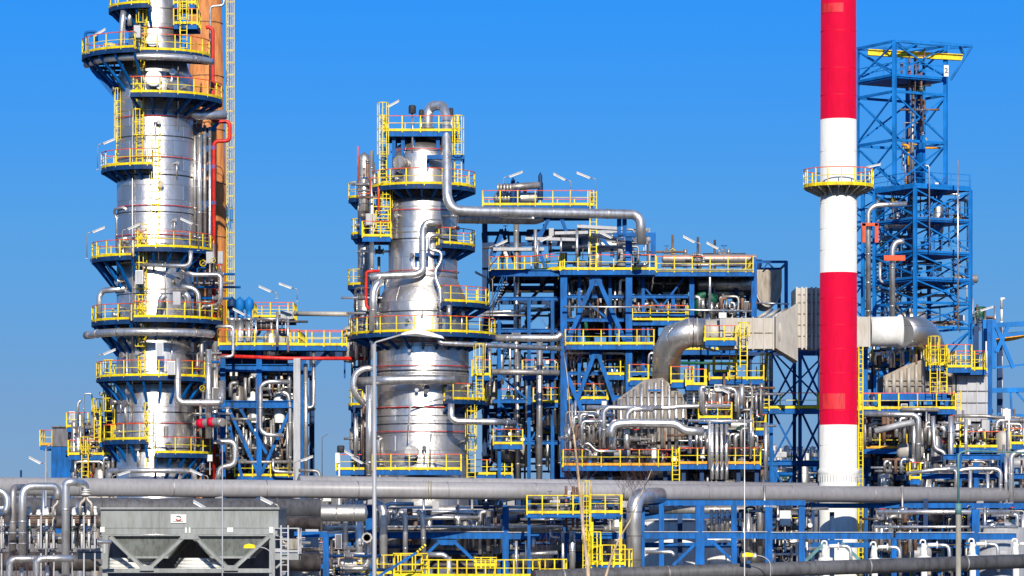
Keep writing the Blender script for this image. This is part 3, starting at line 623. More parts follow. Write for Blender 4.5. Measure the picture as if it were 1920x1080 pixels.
mb = MB(); mb.sweep(fillet([P(160, 100, 258), P(160, 60, 258), P(181, 60, 258), P(181, 78, 258)], .25), .11, 'blue', 8); mb.build('davit', TL)
for x0_, y0_, x1_ in ((160, 30, 166), (222, 168, 228)): pass
ladder_mb((xx(223, 259), 259), zz(318, 259), zz(190, 259), (0, -1, 0), w=.3, th=.8).build('ladder', TL)
for q in ((700, 372, 732, 448), (705, 395, 728, 430)):
    mb = MB(); mb.bar(P(q[0], q[3], 255.6), P(q[0], q[1], 255.6), .07, .07, 'yellow'); mb.bar(P(q[2], q[3], 255.6), P(q[2], q[1], 255.6), .07, .07, 'yellow')
    for k in range(5): y = q[1] + (q[3] - q[1]) * k / 5; mb.bar(P(q[0], y, 255.6), P(q[2], y, 255.6), .05, .06, 'yellow')
    mb.build('safety_cage', TM)
MC = thing('pipe_cluster', (xm(700), 258, 0), 'crowded small pipes and vents left of the domed column head', 'pipes'); clutter(MC, 668, 724, 300, 440, 256, 259, 9, 301, ['pipe_silver', 'pipe_dull', 'pipe_rust', 'orange'], (.04, .12), vess=2, valves=7, boxes=3, tall=.4); clutter(MC, 666, 712, 470, 600, 256, 259, 8, 302, ['pipe_silver', 'pipe_dull', 'pipe_dark'], (.04, .12), valves=6, boxes=2, tall=.4)
MD = thing('pipe_cluster', (xx(380), 259, 0), 'small pipes and valves packed right of the tallest column at mid height', 'pipes'); clutter(MD, 362, 412, 480, 600, 257.5, 260, 9, 303, ['pipe_silver', 'pipe_dull', 'blue'], (.05, .14), valves=8, boxes=2, tall=.5); clutter(MD, 362, 412, 612, 880, 257.5, 260, 14, 304, ['pipe_silver', 'pipe_silver', 'pipe_dull', 'blue'], (.06, .17), vess=1, valves=12, boxes=3, tall=.4)
# ================= red and white chimney
YC = 241.0; SCm = YC / F; cc = xx(1572, YC)
def zc(y): return HC + (HZ - y) * SCm
CH = thing('chimney', (cc, YC, 0), 'giant red and white banded chimney with one ring walkway', 'chimney')
bandsy = [(1090, 'chimney_white'), (797, 'chimney_red'), (512, 'chimney_white'), (225, 'chimney_red'), (-30, None)]
def rc(y): return (33.2 + (y) * .0028) * SCm
for (ya, mt), (yb, _) in zip(bandsy[:-1], bandsy[1:]):
    mb = MB(); ya2 = 1200 if ya == 1090 else ya
    mb.lathe((cc, YC, 0), [(rc(ya), 0 if ya2 == 1200 else zc(ya)), (rc(yb), zc(yb))], mt, 64); mb.build('band', CH)
for y in (378, 382, 430, 470, 285, 560, 610, 655, 700, 770, 60, 130, 180, 835, 940):
    mb = MB(); mb.lathe((cc, YC, zc(y)), [(rc(y) + .001, -.03), (rc(y) + .02, -.01), (rc(y) + .02, .01), (rc(y) + .001, .03)], 'chimney_white' if 225 < y < 512 or y > 797 else 'chimney_red', 64); mb.build('weld_seam', CH)
mb = MB(); r = rc(885); mb.lathe((cc, YC, zc(886)), [(r + .002, -.35), (r + .12, -.1), (r + .12, .08), (r + .002, .3)], 'chimney_white', 64)
for k in range(40): a = R(k * 9); mb.bar((cc + (r + .09) * math.cos(a), YC - (r + .09) * math.sin(a), zc(886) - .6), (cc + (r + .09) * math.cos(a), YC - (r + .09) * math.sin(a), zc(886) - .15), .03, .06, 'panel_grey')
mb.build('flange', CH)
for x0_, x1_, y0_, y1_ in ((1541, 1581, 739, 768), (1541, 1578, 10, 27)):
    mb = MB(); a0 = math.degrees(math.acos(max(-1, min(1, (xx(x1_, YC) - cc) / rc(y0_))))); a1 = math.degrees(math.acos(max(-1, min(1, (xx(x0_, YC) - cc) / rc(y0_)))))
    mb.sector((cc, YC), rc(y0_) + .005, rc(y0_) + .02, a0, a1, zc(y1_), zc(y0_), 'chimney_faded', 12); mb.build('faded_patch', CH)
mb = MB(); z = zc(350); r = rc(350); ro = 65 * SCm
mb.sector((cc, YC), r - .02, ro, 0, 359.9, z - .07, z, 'pole_tan', 48); mb.sector((cc, YC), ro - .03, ro + .02, 0, 359.9, z - .1, z + .13, 'yellow', 48)
pf = mb.build('platform', CH); railing_mb(arc((cc, YC), ro, 0, 350, z, 10), 1.15, closed=True, post=.95, toe=False).build('railing', pf)
for k in range(20):
    a = R(k * 18 + 4); u = Vector((math.cos(a), -math.sin(a), 0)); q = Vector((cc, YC, z - .1)); m2 = MB()
    m2.add([q + u * (r - .01) + Vector((0, 0, -.65)), q + u * (r - .01), q + u * (ro - .05), q + u * (ro - .05) - Vector((0, 0, .12))] + [w + Vector((0, 0, 0)) + u.cross(Vector((0, 0, 1))) * .05 for w in (q + u * (r - .01) + Vector((0, 0, -.65)), q + u * (r - .01), q + u * (ro - .05), q + u * (ro - .05) - Vector((0, 0, .12)))],
           [(0, 1, 2, 3), (7, 6, 5, 4), (0, 3, 7, 4), (1, 5, 6, 2), (2, 6, 7, 3), (0, 4, 5, 1)], 'pole_tan'); m2.build('bracket', pf)
ladder_mb((xx(1613, YC), YC + .3), 0, zc(650), (.2, -1, 0), w=.3, cage=False).build('ladder', CH)

# ================= generic steel frame
def frame(root, cols, levels, Yf, Yb, w=.35, mat='blue', bw=.3, backcols=None, cross=(), I=True, foot=0.0, depthbeams=True):
    """cols: [(px, top_row, bottom_row)], levels: [(row, px0, px1)], all read at the front depth Yf; cross: [(px0,row0,px1,row1)]"""
    s = Yf / F
    for i, (px, t, b_) in enumerate(cols):
        for k, Y in enumerate((Yf, Yb)):
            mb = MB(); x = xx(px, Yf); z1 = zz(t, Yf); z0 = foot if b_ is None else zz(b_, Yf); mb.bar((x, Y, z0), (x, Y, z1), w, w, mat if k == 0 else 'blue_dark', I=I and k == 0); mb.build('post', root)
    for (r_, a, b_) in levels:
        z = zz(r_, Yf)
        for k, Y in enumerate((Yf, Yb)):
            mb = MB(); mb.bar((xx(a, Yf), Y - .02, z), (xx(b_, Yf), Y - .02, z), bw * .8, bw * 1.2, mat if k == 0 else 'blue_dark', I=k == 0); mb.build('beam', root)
        if depthbeams:
            mb = MB(); n = max(2, int((b_ - a) / 45) + 1)
            for i in range(n): x = xx(a + (b_ - a) * i / (n - 1), Yf); mb.bar((x, Yf + w / 2 + .02, z - .03), (x, Yb - w / 2 - .02, z - .03), bw * .7, bw, 'blue_dark')
            mb.build('cross_beam', root)
    for (a, r0_, b_, r1_) in cross:
        mb = MB(); mb.bar((xx(a, Yf), Yf + .03, zz(r0_, Yf)), (xx(b_, Yf), Yf + .03, zz(r1_, Yf)), w * .62, w * .55, mat); mb.build('brace', root)

# ================= central blue process structure
YB = 262.0
CS = thing('process_structure', P(1160, 1000, YB + 8) * 1.0, 'tall blue steel frame packed with pipes in the middle of the plant', 'steel structure')
WL[CS.name].z = 0; CS.location.z = 0
frame(CS, [(1057, 474, None), (1179, 440, None)], [(512, 920, 1412), (650, 1052, 1232)], YB, YB + 17, .5, 'blue', .42,
      cross=[(1118, 516, 1064, 640), (1118, 516, 1172, 640), (1118, 654, 1066, 792), (1118, 654, 1166, 792), (1062, 700, 1100, 792)])
mb = MB(); mb.box(xx(1106), xx(1130), YB - .02, YB + .25, zz(536, YB), zz(516, YB), 'blue'); mb.box(xx(1106), xx(1130), YB - .02, YB + .25, zz(672, YB), zz(654, YB), 'blue'); mb.build('gusset', CS)
frame(CS, [(1297, 512, 605), (1413, 482, 612)], [(590, 1180, 1300)], YB + 1, YB + 15, .36, 'blue', .25)
frame(CS, [(1474, 490, 600), (1416, 490, 600)], [(491, 1414, 1476)], YB + 3, YB + 10, .26, 'blue', .16)
mb = MB(); a = P(1430, 492, YB + 3); 
for q in ((1432, 503, 1440, 493), (1440, 493, 1450, 503), (1300, 590, 1340, 520)): mb.bar(P(q[0], q[1], YB + 3), P(q[2], q[3], YB + 3), .1, .12, 'blue')
mb.build('brace', CS)
# the rear left bays
frame(CS, [(909, 420, None), (972, 440, None), (1046, 500, None)], [(438, 905, 1050), (597, 918, 975), (770, 905, 1046), (640, 940, 1050), (850, 905, 1046)], YB + 9, YB + 19, .42, 'blue_dark', .26,
      cross=[(940, 430, 912, 500), (940, 430, 968, 500), (910, 590, 968, 520), (970, 590, 1040, 510), (1040, 760, 975, 665), (915, 880, 968, 790), (975, 620, 1040, 560)])
stair_mb(P(916, 600, 268), P(950, 524, 268)).build('stair', CS); stair_mb(P(921, 738, 268), P(956, 652, 268)).build('stair', CS); stair_mb(P(930, 800, 269), P(962, 742, 269)).build('stair', CS)
# decks with railings
flat_platform(CS, 1060, 1226, 645, YB - .7, YB + 15, sides='fl')
flat_platform(CS, 1050, 1229, 505, YB - .6, YB + 16, sides='fl'); flat_platform(CS, 1231, 1412, 508, YB - .1, YB + 14, sides='fr')
flat_platform(CS, 905, 1113, 384, YB + 5, YB + 12, sides='flrb', beam=.5); flat_platform(CS, 918, 1048, 508, YB + 6, YB + 14, sides='fl', top='orange')
flat_platform(CS, 1012, 1050, 652, YB + 3, YB + 9, sides='f'); flat_platform(CS, 930, 1000, 756, YB + 5, YB + 9, sides='fl', edge='amber'); flat_platform(CS, 880, 960, 889, YB + 4, YB + 8, sides='flr')
flat_platform(CS, 978, 1046, 812, YB + 6, YB + 12, sides='flr'); flat_platform(CS, 1082, 1130, 812, YB + 2, YB + 6, sides='flr')
mb = MB(); # skew outer walkway that rises to the right
q = [P(918, 530, YB + 3), P(935, 511, YB + 2), P(1000, 510, YB + 1), P(1058, 505, YB - .4)]
for a, b_ in zip(q[:-1], q[1:]): mb.bar(a, b_, .5, .22, 'blue_dark'); mb.bar(a + Vector((0, -.3, .1)), b_ + Vector((0, -.3, .1)), .05, .25, 'yellow')
railing_mb([v + Vector((0, -.3, .1)) for v in q], 1.1, mb=mb, toe=False); mb.build('walkway', CS)
ladder_mb((xx(1112, YB + 5), YB + 4.6), zz(508, YB + 5), zz(384, YB + 5) + 1, (0, -1, 0), cage=False).build('ladder', CS)
# posts carrying the vapour pipe
for x, y0_, y1_ in ((1171, 396, 440), (1161, 408, 440)): mb = MB(); mb.bar(P(x, y1_, 258.6), P(x, y0_, 258.6), .32, .3, 'blue', I=True); mb.build('pipe_post', CS)
mb = MB(); mb.bar(P(1150, 440, YB - .2), P(1229, 440, YB - .2), .3, .3, 'blue'); mb.bar(P(1225, 441, YB - .2), P(1225, 506, YB - .2), .34, .34, 'blue'); mb.build('gantry', CS)
for q in ((1030, 408, 1010, 450), (1052, 408, 1064, 440), (1118, 438, 1150, 470), (940, 440, 925, 480), (1000, 440, 1022, 500), (985, 460, 1020, 430)):
    mb = MB(); mb.bar(P(q[0], q[1], YB + 6), P(q[2], q[3], YB + 6), .25, .25, 'blue'); mb.build('brace', CS)
# big pieces inside
def hvessel(root, px0, px1, py, Y, r, mat='clad_grey', name='horizontal_drum', noz=True, dish=.35):
    a = P(px0, py, Y); L = (px1 - px0) * Y / F; mb = MB(); r = r * Y / F
    mb.lathe((0, 0, 0), [(.01, 0), (r * .55, r * dish * .4), (r * .9, r * dish * .8), (r, r * dish + .05), (r, L - r * dish), (r * .9, L - r * dish * .6), (.01, L)], mat, 24, axis='x')
    mb.v = [(v[0] + a.x, v[1] + a.y, v[2] + a.z) for v in mb.v]
    for t_ in (.3, .55, .8): mb.lathe((a.x + L * t_, a.y, a.z), [(r + .002, -.05), (r + .03, 0), (r + .002, .05)], 'pipe_dull', 24, axis='x')
    if noz:
        for t_ in (.25, .7): mb.tube((a.x + L * t_, a.y, a.z + r * .9), (a.x + L * t_, a.y, a.z + r + .4), .14, 'pipe_dull', 8); mb.box(a.x + L * t_ - .15, a.x + L * t_ + .15, a.y - r * .8, a.y + r * .8, a.z - r - .35, a.z - r * .8, 'blue_dark')
    return mb.build(name, root)
hvessel(CS, 1182, 1293, 533, YB + 5, 17, 'pipe_grey_dark'); hvessel(CS, 1306, 1412, 533, YB + 3, 11, 'clad_grey'); hvessel(CS, 1338, 1396, 550, YB + 4, 8, 'clad_warm'); hvessel(CS, 1064, 1175, 532, YB + 8, 14, 'pipe_grey_dark')
hvessel(CS, 1240, 1420, 485, YB + 6, 8, 'clad_warm'); hvessel(CS, 925, 1010, 372, YB + 8, 11, 'clad_grey'); hvessel(CS, 1050, 1190, 460, YB + 12, 12, 'clad_grey'); hvessel(CS, 985, 1130, 440, YB + 11, 10, 'clad_grey')
hvessel(CS, 1085, 1180, 612, YB + 7, 13, 'pipe_rust'); hvessel(CS, 1320, 1380, 590, YB + 6, 14, 'panel_grey', noz=False)
mb = MB(); 
for k in range(5): p = P(934 + k * 6, 353, YB + 7); mb.lathe(p, [(.36, -.06), (.44, 0), (.36, .06)], 'pipe_dull', 16, axis='x')
mb.tube(P(932, 353, YB + 7), P(1012, 347, YB + 7), .28, 'pipe_dull', 14); mb.build('bellows_pipe', CS)
subpipe(CS, [(1421, 487, YB + 5), (1421, 500, YB + 5), (1405, 512, YB + 5)], YB + 5, 8, 'blue_dark', bend=.3)
for x, y, h in ((1013, 346, 24), (962, 352, 20), (971, 352, 12)):
    p = P(x, y, YB + 7); mb = MB(); mb.lathe(p, [(.22, -1.2), (.22, .1), (.16, .2), (.16, h * .028), (.02, h * .04)], 'blue_dark', 12); mb.build('relief_valve', CS)
# exchanger shell with its U-shaped end turned to the viewer
mb = MB(); a = P(1444, 503, YB + 2); w = 25 * YB / F; pts = [(a.x - w, a.z), (a.x + w, a.z)] + [(a.x + w * math.cos(R(t_)), a.z - 1.35 - 1.5 * math.sin(R(t_))) for t_ in range(0, 181, 15)]
mb.prism(pts, YB + 3.5, YB + 9, 'duct'); mb.prism([(x * .92 + a.x * .08, z * .92 + (a.z - .8) * .08) for x, z in pts], YB + 3.42, YB + 3.48, 'tank_tan'); mb.build('exchanger_hood', CS)
def green_bend(l, Y, r): subpipe(CS, l, Y, r, 'green', bend=.9)
green_bend([(1308, 590, YB + 2), (1308, 554, YB + 2), (1330, 551, YB + 2), (1340, 568, YB + 2)], YB + 2, 7); green_bend([(1078, 610, YB + 3), (1080, 601, YB + 3), (1098, 602, YB + 3), (1102, 640, YB + 3)], YB + 3, 4)
green_bend([(1092, 676, YB + 2), (1240, 679, YB + 2)], YB + 2, 3.6); green_bend([(1215, 600, YB + 4), (1218, 585, YB + 4), (1232, 584, YB + 4)], YB + 4, 5); green_bend([(1245, 680, YB + 2), (1400, 682, YB + 2)], YB + 2, 3)
subpipe(CS, [(1064, 661, YB + 1), (1176, 662, YB + 1), (1176, 760, YB + 1)], YB + 1, 3.4); subpipe(CS, [(1238, 662, 255), (1217, 662, 255), (1215, 700, 255)], 255, 2)
for l, r, mt in (([(968, 404, YB + 6), (968, 700, YB + 6), (968, 900, YB + 6)], 5.5, 'pipe_silver'), ([(1008, 450, YB + 5), (1006, 505, YB + 5)], 4, 'pipe_silver'), ([(1012, 628, YB + 1), (1011, 900, YB + 1)], 6, 'pipe_silver'), ([(1068, 505, YB + 4), (1068, 610, YB + 4)], 2, 'pipe_silver'), ([(1158, 520, YB + 5), (1158, 620, YB + 5)], 5, 'pipe_silver'),
        ([(1222, 558, YB + 4), (1222, 640, YB + 4)], 3.5, 'pipe_silver'), ([(1149, 530, YB + 3), (1149, 640, YB + 3)], 2.5, 'pipe_silver'), ([(1056, 575, YB - 1), (1228, 576, YB - 1)], 1.8, 'pipe_silver'), ([(905, 586, YB + 3), (1045, 580, YB + 5)], 3, 'pipe_silver'), ([(900, 591, YB + 3), (1030, 592, YB + 5)], 2, 'pipe_silver'),
        ([(966, 500, YB + 7), (967, 560, YB + 7)], 3.5, 'pipe_silver'), ([(970, 660, YB + 4), (971, 900, YB + 4)], 4.5, 'pipe_silver'), ([(1060, 547, YB + 5), (1290, 549, YB + 5)], 3, 'pipe_dull'), ([(945, 545, YB + 8), (1056, 545, YB + 8)], 4, 'pipe_dark'), ([(1004, 430, YB + 4), (1004, 500, YB + 4)], 3.4, 'pipe_silver'),
        ([(1052, 446, YB + 2), (1052, 478, YB + 2)], 2, 'pipe_silver'), ([(1082, 430, YB + 3), (1082, 500, YB + 3)], 3, 'pipe_silver'), ([(1104, 453, YB + 1), (1104, 500, YB + 1)], 1.6, 'pipe_silver'), ([(1108, 440, YB + 4), (1180, 452, YB + 4)], 4, 'pipe_silver'), ([(1220, 580, YB), (1410, 583, YB)], 2, 'pipe_silver'),
        ([(1331, 495, YB), (1331, 580, YB)], 2.5, 'pipe_silver'), ([(1240, 498, YB + 2), (1400, 496, YB + 2)], 3, 'pipe_dull'), ([(1420, 568, YB + 1), (1480, 570, YB + 1)], 1.5, 'pipe_silver')):
    subpipe(CS, l, YB, r, mt)
def cable_tray(root, l, Y, w=.5, mat='panel_grey'):
    q = pp(l, Y); mb = MB()
    for a, b_ in zip(q[:-1], q[1:]): mb.bar(a, b_, w, .06, mat); mb.bar(a + Vector((0, -w / 2, .1)), b_ + Vector((0, -w / 2, .1)), .03, .22, mat)
    return mb.build('cable_tray', root)
for l in ([(1082, 427, YB + 3), (1173, 432, YB + 3)], [(925, 470, YB + 6), (1020, 470, YB + 6)], [(1040, 440, YB + 6), (1170, 437, YB + 6)], [(985, 450, YB + 6), (1080, 452, YB + 6)]): cable_tray(CS, l, YB, .8)
clutter(CS, 1062, 1290, 515, 640, YB + 3, YB + 14, 20, 11, vess=4, valves=8, boxes=4, rr=(.04, .14))
clutter(CS, 1060, 1230, 655, 870, YB + 3, YB + 14, 20, 12, vess=5, valves=8, boxes=3, rr=(.05, .18))
clutter(CS, 912, 1050, 560, 880, YB + 8, YB + 17, 22, 13, vess=2, valves=10, boxes=5, rr=(.04, .16))
DS = thing('exchanger_deck', (xx(1350), YB + 9, 0), 'blue deck of drums and pipes behind the beige flue duct', 'steel structure')
clutter(DS, 1190, 1410, 510, 600, YB + 3, YB + 12, 26, 14, vess=3, valves=8, boxes=3, rr=(.04, .14)); clutter(DS, 1240, 1410, 470, 500, YB + 5, YB + 12, 10, 16, vess=0, valves=6, boxes=2, rr=(.04, .12), tall=.5); clutter(DS, 930, 1215, 430, 500, YB + 5, YB + 13, 20, 15, vess=3, valves=8, boxes=5, rr=(.04, .14), mats=['pipe_silver', 'pipe_dull', 'pipe_dull', 'pipe_dark'])
flat_platform(DS, 1235, 1425, 655, YB + 4, YB + 12, sides='')
for x in (1240, 1330, 1420): mb = MB(); mb.bar((xx(x), YB + 8, 0), (xx(x), YB + 8, zz(512)), .35, .35, 'blue_dark'); mb.build('post', DS)

# ================= furnace: flue duct, stack elbows, convection hood
YD = 247.0
def bx(mb, px0, px1, py0, py1, Y0_, Y1_, mat): a = P(px0, py1, Y0_); b_ = P(px1, py0, Y0_); mb.box(a.x, b_.x, Y0_, Y1_, a.z, b_.z, mat)
FD = thing('flue_duct', P(1450, 900, YD + 3), 'beige flue duct with a fat silver elbow left and a louvred box before the chimney', 'duct')
mb = MB(); hh = 28 * YD / F; yc_ = YD + hh
pts = [P(1322, 624, yc_), P(1292, 624, yc_), P(1265, 634, yc_ + .2), P(1251, 660, yc_ + 1), P(1249, 690, yc_ + 2), P(1249, 716, yc_ + 3)]
mb.sweep(pts, 27 * YD / F, 'clad', 28); mb.build('elbow', FD); mb = MB()
for i, (x, y) in enumerate(((1249, 690), (1250, 668))): mb.lathe(P(x, y, yc_ + 2 - (690 - y) * .03), [(26 * YD / F + .005, -.03), (26 * YD / F + .03, 0), (26 * YD / F + .005, .03)], 'pipe_dark', 28)
mb.build('seam_ring', FD)
mb = MB()
for x in (1291, 1299, 1307, 1330): mb.lathe(P(x, 624, yc_), [(26 * YD / F, -.05), (29 * YD / F, -.03), (29 * YD / F, .03), (26 * YD / F, .05)], 'duct' if x != 1299 else 'pipe_rust', 28, axis='x')
mb.build('expansion_joint', FD)
mb = MB(); mb.lathe(P(1318, 624, yc_), [(25.5 * YD / F, 0), (25.5 * YD / F, .8), (28 * YD / F, 1.4)], 'duct', 28, axis='x'); bx(mb, 1352, 1452, 596, 654, YD, YD + 2 * hh, 'duct'); mb.build('straight_duct', FD)
for x in (1372, 1391, 1412, 1433, 1450): mb = MB(); bx(mb, x - 1.2, x + 1.2, 594, 656, YD - .07, YD + 2 * hh + .06, 'duct'); mb.build('stiffener', FD)
mb = MB(); bx(mb, 1352, 1452, 623, 625, YD - .05, YD + .02, 'duct_dark'); mb.build('stiffener', FD)
mb = MB(); a = P(1452, 625, yc_).x; b_ = P(1492, 600, yc_).x; zc_ = P(0, 625, yc_).z; h1 = 29 * YD / F; h2 = 55 * YD / F; hy = 1.9
vs = [(a, yc_ + sy * h1, zc_ + sz * h1) for sy, sz in ((-1, -1), (-1, 1), (1, 1), (1, -1))] + [(b_, yc_ + sy * hy, zc_ + sz * h2) for sy, sz in ((-1, -1), (-1, 1), (1, 1), (1, -1))]
mb.add(vs, [(0, 1, 2, 3)[::-1], (4, 5, 6, 7)] + [(i, (i + 1) % 4, 4 + (i + 1) % 4, 4 + i) for i in range(4)], 'duct')
mb.lathe(P(1455, 625, yc_), [(h1 * 1.02, 0), (h1 * 1.3, .12), (h1 * 1.3, .24), (h1 * 1.02, .3)], 'duct', 28, axis='x'); mb.build('cone', FD)
mb = MB(); bx(mb, 1492, 1541, 540, 652, YD - .1, YD + 4, 'duct')
for x in (1494, 1504, 1512, 1522, 1530): bx(mb, x - 1.8, x + 1.8, 538, 655, YD - .3, YD - .1, 'duct')
for y in (552, 567, 588, 609, 630): bx(mb, 1492, 1540, y - 1, y + 1, YD - .16, YD - .09, 'duct_dark')
mb.build('damper_box', FD)
for x in (1429, 1443, 1456): subpipe(FD, [(x - 8, 596, YD + 1), (x + 6, 588, YD + 1), (x + 18, 580, YD + 3)], YD + 1, 3, 'duct', bend=.2)
mb = MB(); hb = 30 * YD / F; bx(mb, 1600, 1632, 594, 650, YD, YD + 2 * hh, 'duct')
for x in (1608, 1630): bx(mb, x - 1.3, x + 1.3, 592, 652, YD - .06, YD + 2 * hh + .05, 'duct')
mb.build('straight_duct', FD)
mb = MB(); mb.lathe(P(1632, 622, yc_), [(28 * YD / F, 0), (29 * YD / F, 1.9), (32 * YD / F, 2.0), (32 * YD / F, 2.2), (28 * YD / F, 2.3)], 'white', 32, axis='x'); mb.build('cone', FD)
mb = MB(); mb.sweep(fillet([P(1688, 623, yc_), P(1738, 621, yc_ + 3.2), P(1752, 705, yc_ + 5)], 2.4, 6), 29 * YD / F, 'clad', 32); mb.lathe(P(1686, 622, yc_), [(29 * YD / F, -.1), (31.5 * YD / F, -.08), (31.5 * YD / F, .12), (29 * YD / F, .14)], 'tank_tan', 32, axis='x'); mb.build('elbow', FD)
# access platforms hung on the duct
flat_platform(FD, 1322, 1380, 637, YD - 1.3, YD - .1, sides='flr', h=1.0); ladder_mb((xx(1393, YD), YD - .6), zz(690, YD), zz(607, YD), (0, -1, 0)).build('ladder', FD)
mb = MB(); bx(mb, 1350, 1360, 594, 636, YD - .7, YD - .4, 'panel_grey'); bx(mb, 1348, 1362, 586, 596, YD - .75, YD - .35, 'white'); mb.build('damper_actuator', FD)

# blue trestle carrying the duct
TR = thing('trestle', (xx(1490, 254), 254, 0), 'blue cross braced trestle left of the chimney, under the beige duct', 'trestle')
frame(TR, [(1446, 656, None), (1500, 656, None), (1548, 656, None)], [(656, 1400, 1545), (764, 1440, 1545), (868, 1440, 1545)], 254, 259, .25, 'blue', .28,
      cross=[(1448, 664, 1498, 760), (1498, 664, 1448, 760), (1502, 664, 1546, 760), (1546, 664, 1502, 760), (1448, 770, 1498, 864), (1498, 770, 1448, 864), (1502, 770, 1546, 864), (1546, 770, 1502, 864), (1448, 874, 1498, 960), (1498, 874, 1448, 960)])
for q in ((1450, 664, 1546, 760), (1546, 664, 1450, 760)): mb = MB(); mb.bar((xx(q[0]), 259, zz(q[1])), (xx(q[2]), 259, zz(q[3])), .12, .12, 'blue_dark'); mb.build('brace', TR)
flat_platform(TR, 1428, 1536, 765, 252.6, 253.8, sides='flr')
ladder_mb((xx(1436, 252), 252.4), zz(770, 252), zz(690, 252) + 1, (0, -1, 0)).build('ladder', TR); ladder_mb((xx(1424, 252), 251.8), zz(766, 252), zz(714, 252) + 1, (0, -1, 0), cage=False).build('ladder', TR)

# convection hood with ribbed cladding
YH = 249.0
HD = thing('furnace_hood', (xx(1225, YH), YH + 3, 0), 'silver ribbed furnace hood narrowing up to the fat elbow', 'furnace')
def poly(l, Y): return [((px - 960) * Y / F, HC + (HZ - py) * Y / F) for px, py in l]
outline = [(1158, 766), (1158, 748), (1208, 712), (1242, 708), (1286, 744), (1290, 815), (1290, 845), (1158, 845)]
mb = MB(); mb.prism(poly(outline, YH), YH, YH + 5, 'duct_dark'); mb.build('casing', HD)
mb = MB()
for i, x in enumerate(range(1164, 1290, 13)):
    top = 748 - (x - 1158) * .72 if x < 1208 else 712 if x < 1242 else 708 + (x - 1242) * .82
    mb.tube(P(x, 843, YH - .12), P(x, top + 5, YH - .12), .14, 'pipe_silver', 8)
mb.build('rib', HD)
for y in (742, 757, 830): mb = MB(); bx(mb, 1158 if y > 745 else 1168, 1288, y - 2.5, y + 2.5, YH - .1, YH - .01, 'duct_dark'); mb.build('stiffener', HD)
mb.build('stiffener', HD)
mb = MB(); mb.prism(poly([(1286, 744), (1290, 728), (1338, 728), (1344, 762), (1290, 764)], YH), YH + .6, YH + 4, 'clad')
for y in (733, 739, 745, 751): bx(mb, 1290, 1340, y - .8, y + .8, YH + .5, YH + .58, 'panel_dark')
mb.build('header_box', HD); mb = MB(); bx(mb, 1216, 1240, 730, 733, YH - .35, YH - .28, 'blue'); mb.build('lifting_beam', HD)
flat_platform(HD, 1330, 1432, 710, YH, YH + 2.5, sides='flr'); flat_platform(HD, 1180, 1216, 712, YH + .2, YH + 2, sides='flr'); flat_platform(HD, 1286, 1324, 721, YH - 1.4, YH + .3, sides='flr', edge='yellow'); flat_platform(HD, 1258, 1300, 716, YH - .4, YH + 1.6, sides='flr')
flat_platform(HD, 1340, 1380, 697, YH + 1, YH + 3, sides='flr'); ladder_mb((xx(1374, YH), YH - .1), zz(710, YH), zz(655, YH), (0, -1, 0)).build('ladder', HD)
# lower body and long railing
flat_platform(HD, 1056, 1268, 872, YH - 3, YH + 3, sides='fl', edge='amber'); flat_platform(HD, 1272, 1426, 869, YH - 2.6, YH + 3, sides='fr', edge='amber')
ladder_mb((xx(1263, YH), YH - 3.3), zz(905, YH), zz(840, YH), (0, -1, 0)).build('ladder', HD); flat_platform(HD, 1310, 1372, 783, YH - 2, YH - .5, sides='flr'); flat_platform(HD, 1412, 1436, 806, YH - 1, YH + 1, sides='flr')
for l, r, mt in (([(1100, 764, 247), (1255, 765, 247), (1275, 762, 247), (1370, 761, 247)], 4.6, 'pipe_silver'), ([(1132, 840, 246), (1132, 772, 246), (1140, 764, 246), (1240, 764, 246)], 4.6, 'pipe_silver'), ([(1176, 800, 246), (1176, 776, 246), (1186, 767, 246), (1225, 767, 246)], 5.2, 'pipe_silver'),
        ([(1144, 820, 245), (1148, 796, 245), (1185, 793, 245), (1215, 794, 245), (1268, 794, 245), (1284, 808, 245), (1320, 809, 245)], 8.5, 'pipe_silver'), ([(1091, 835, 246), (1091, 790, 246), (1140, 790, 246)], 3, 'pipe_silver'), ([(1290, 789, 246), (1412, 790, 246)], 3, 'pipe_silver'),
        ([(1330, 880, 246), (1330, 790, 246)], 3, 'pipe_silver'), ([(1121, 782, 247), (1121, 768, 247)], 4, 'pipe_silver'), ([(1148, 842, 246), (1148, 806, 246)], 8, 'pipe_silver'), ([(1175, 842, 246), (1175, 806, 246)], 6, 'pipe_silver'), ([(1436, 900, 246), (1436, 792, 246)], 4, 'pipe_silver'),
        ([(1095, 833, 245.5), (1104, 831, 245.5), (1118, 846, 245.5), (1160, 846, 245.5)], 2.4, 'pipe_silver'), ([(1380, 772, 247), (1380, 730, 247), (1350, 726, 247)], 3, 'pipe_silver'), ([(1391, 760, 247), (1391, 720, 247)], 5, 'pipe_silver'), ([(1408, 764, 246), (1408, 860, 246)], 2.4, 'pipe_silver')):
    subpipe(HD, l, 246, r, mt)
for k in range(4):
    for o in (0, .5): subpipe(HD, [(1335 + k * 9 + o, 899, 246), (1335 + k * 9 + o, 868 if o else 795, 246)], 246, 3.4, 'pipe_silver', name='burner_tube', bands=1.2)
for x, y, r in ((1255, 893, 1.7), (1275, 886, 1.2), (1110, 893, 1.0)):
    p = P(x, y, YH + 4); mb = MB(); mb.lathe((p.x, p.y, p.z - 2), [(r * 1.3, 0), (r * 1.3, 1.4), (r * .9, 1.75), (r * .3, 2.1), (.02, 2.15)], 'white' if x > 1200 else 'clad_grey', 24); mb.build('tank_dome', HD)
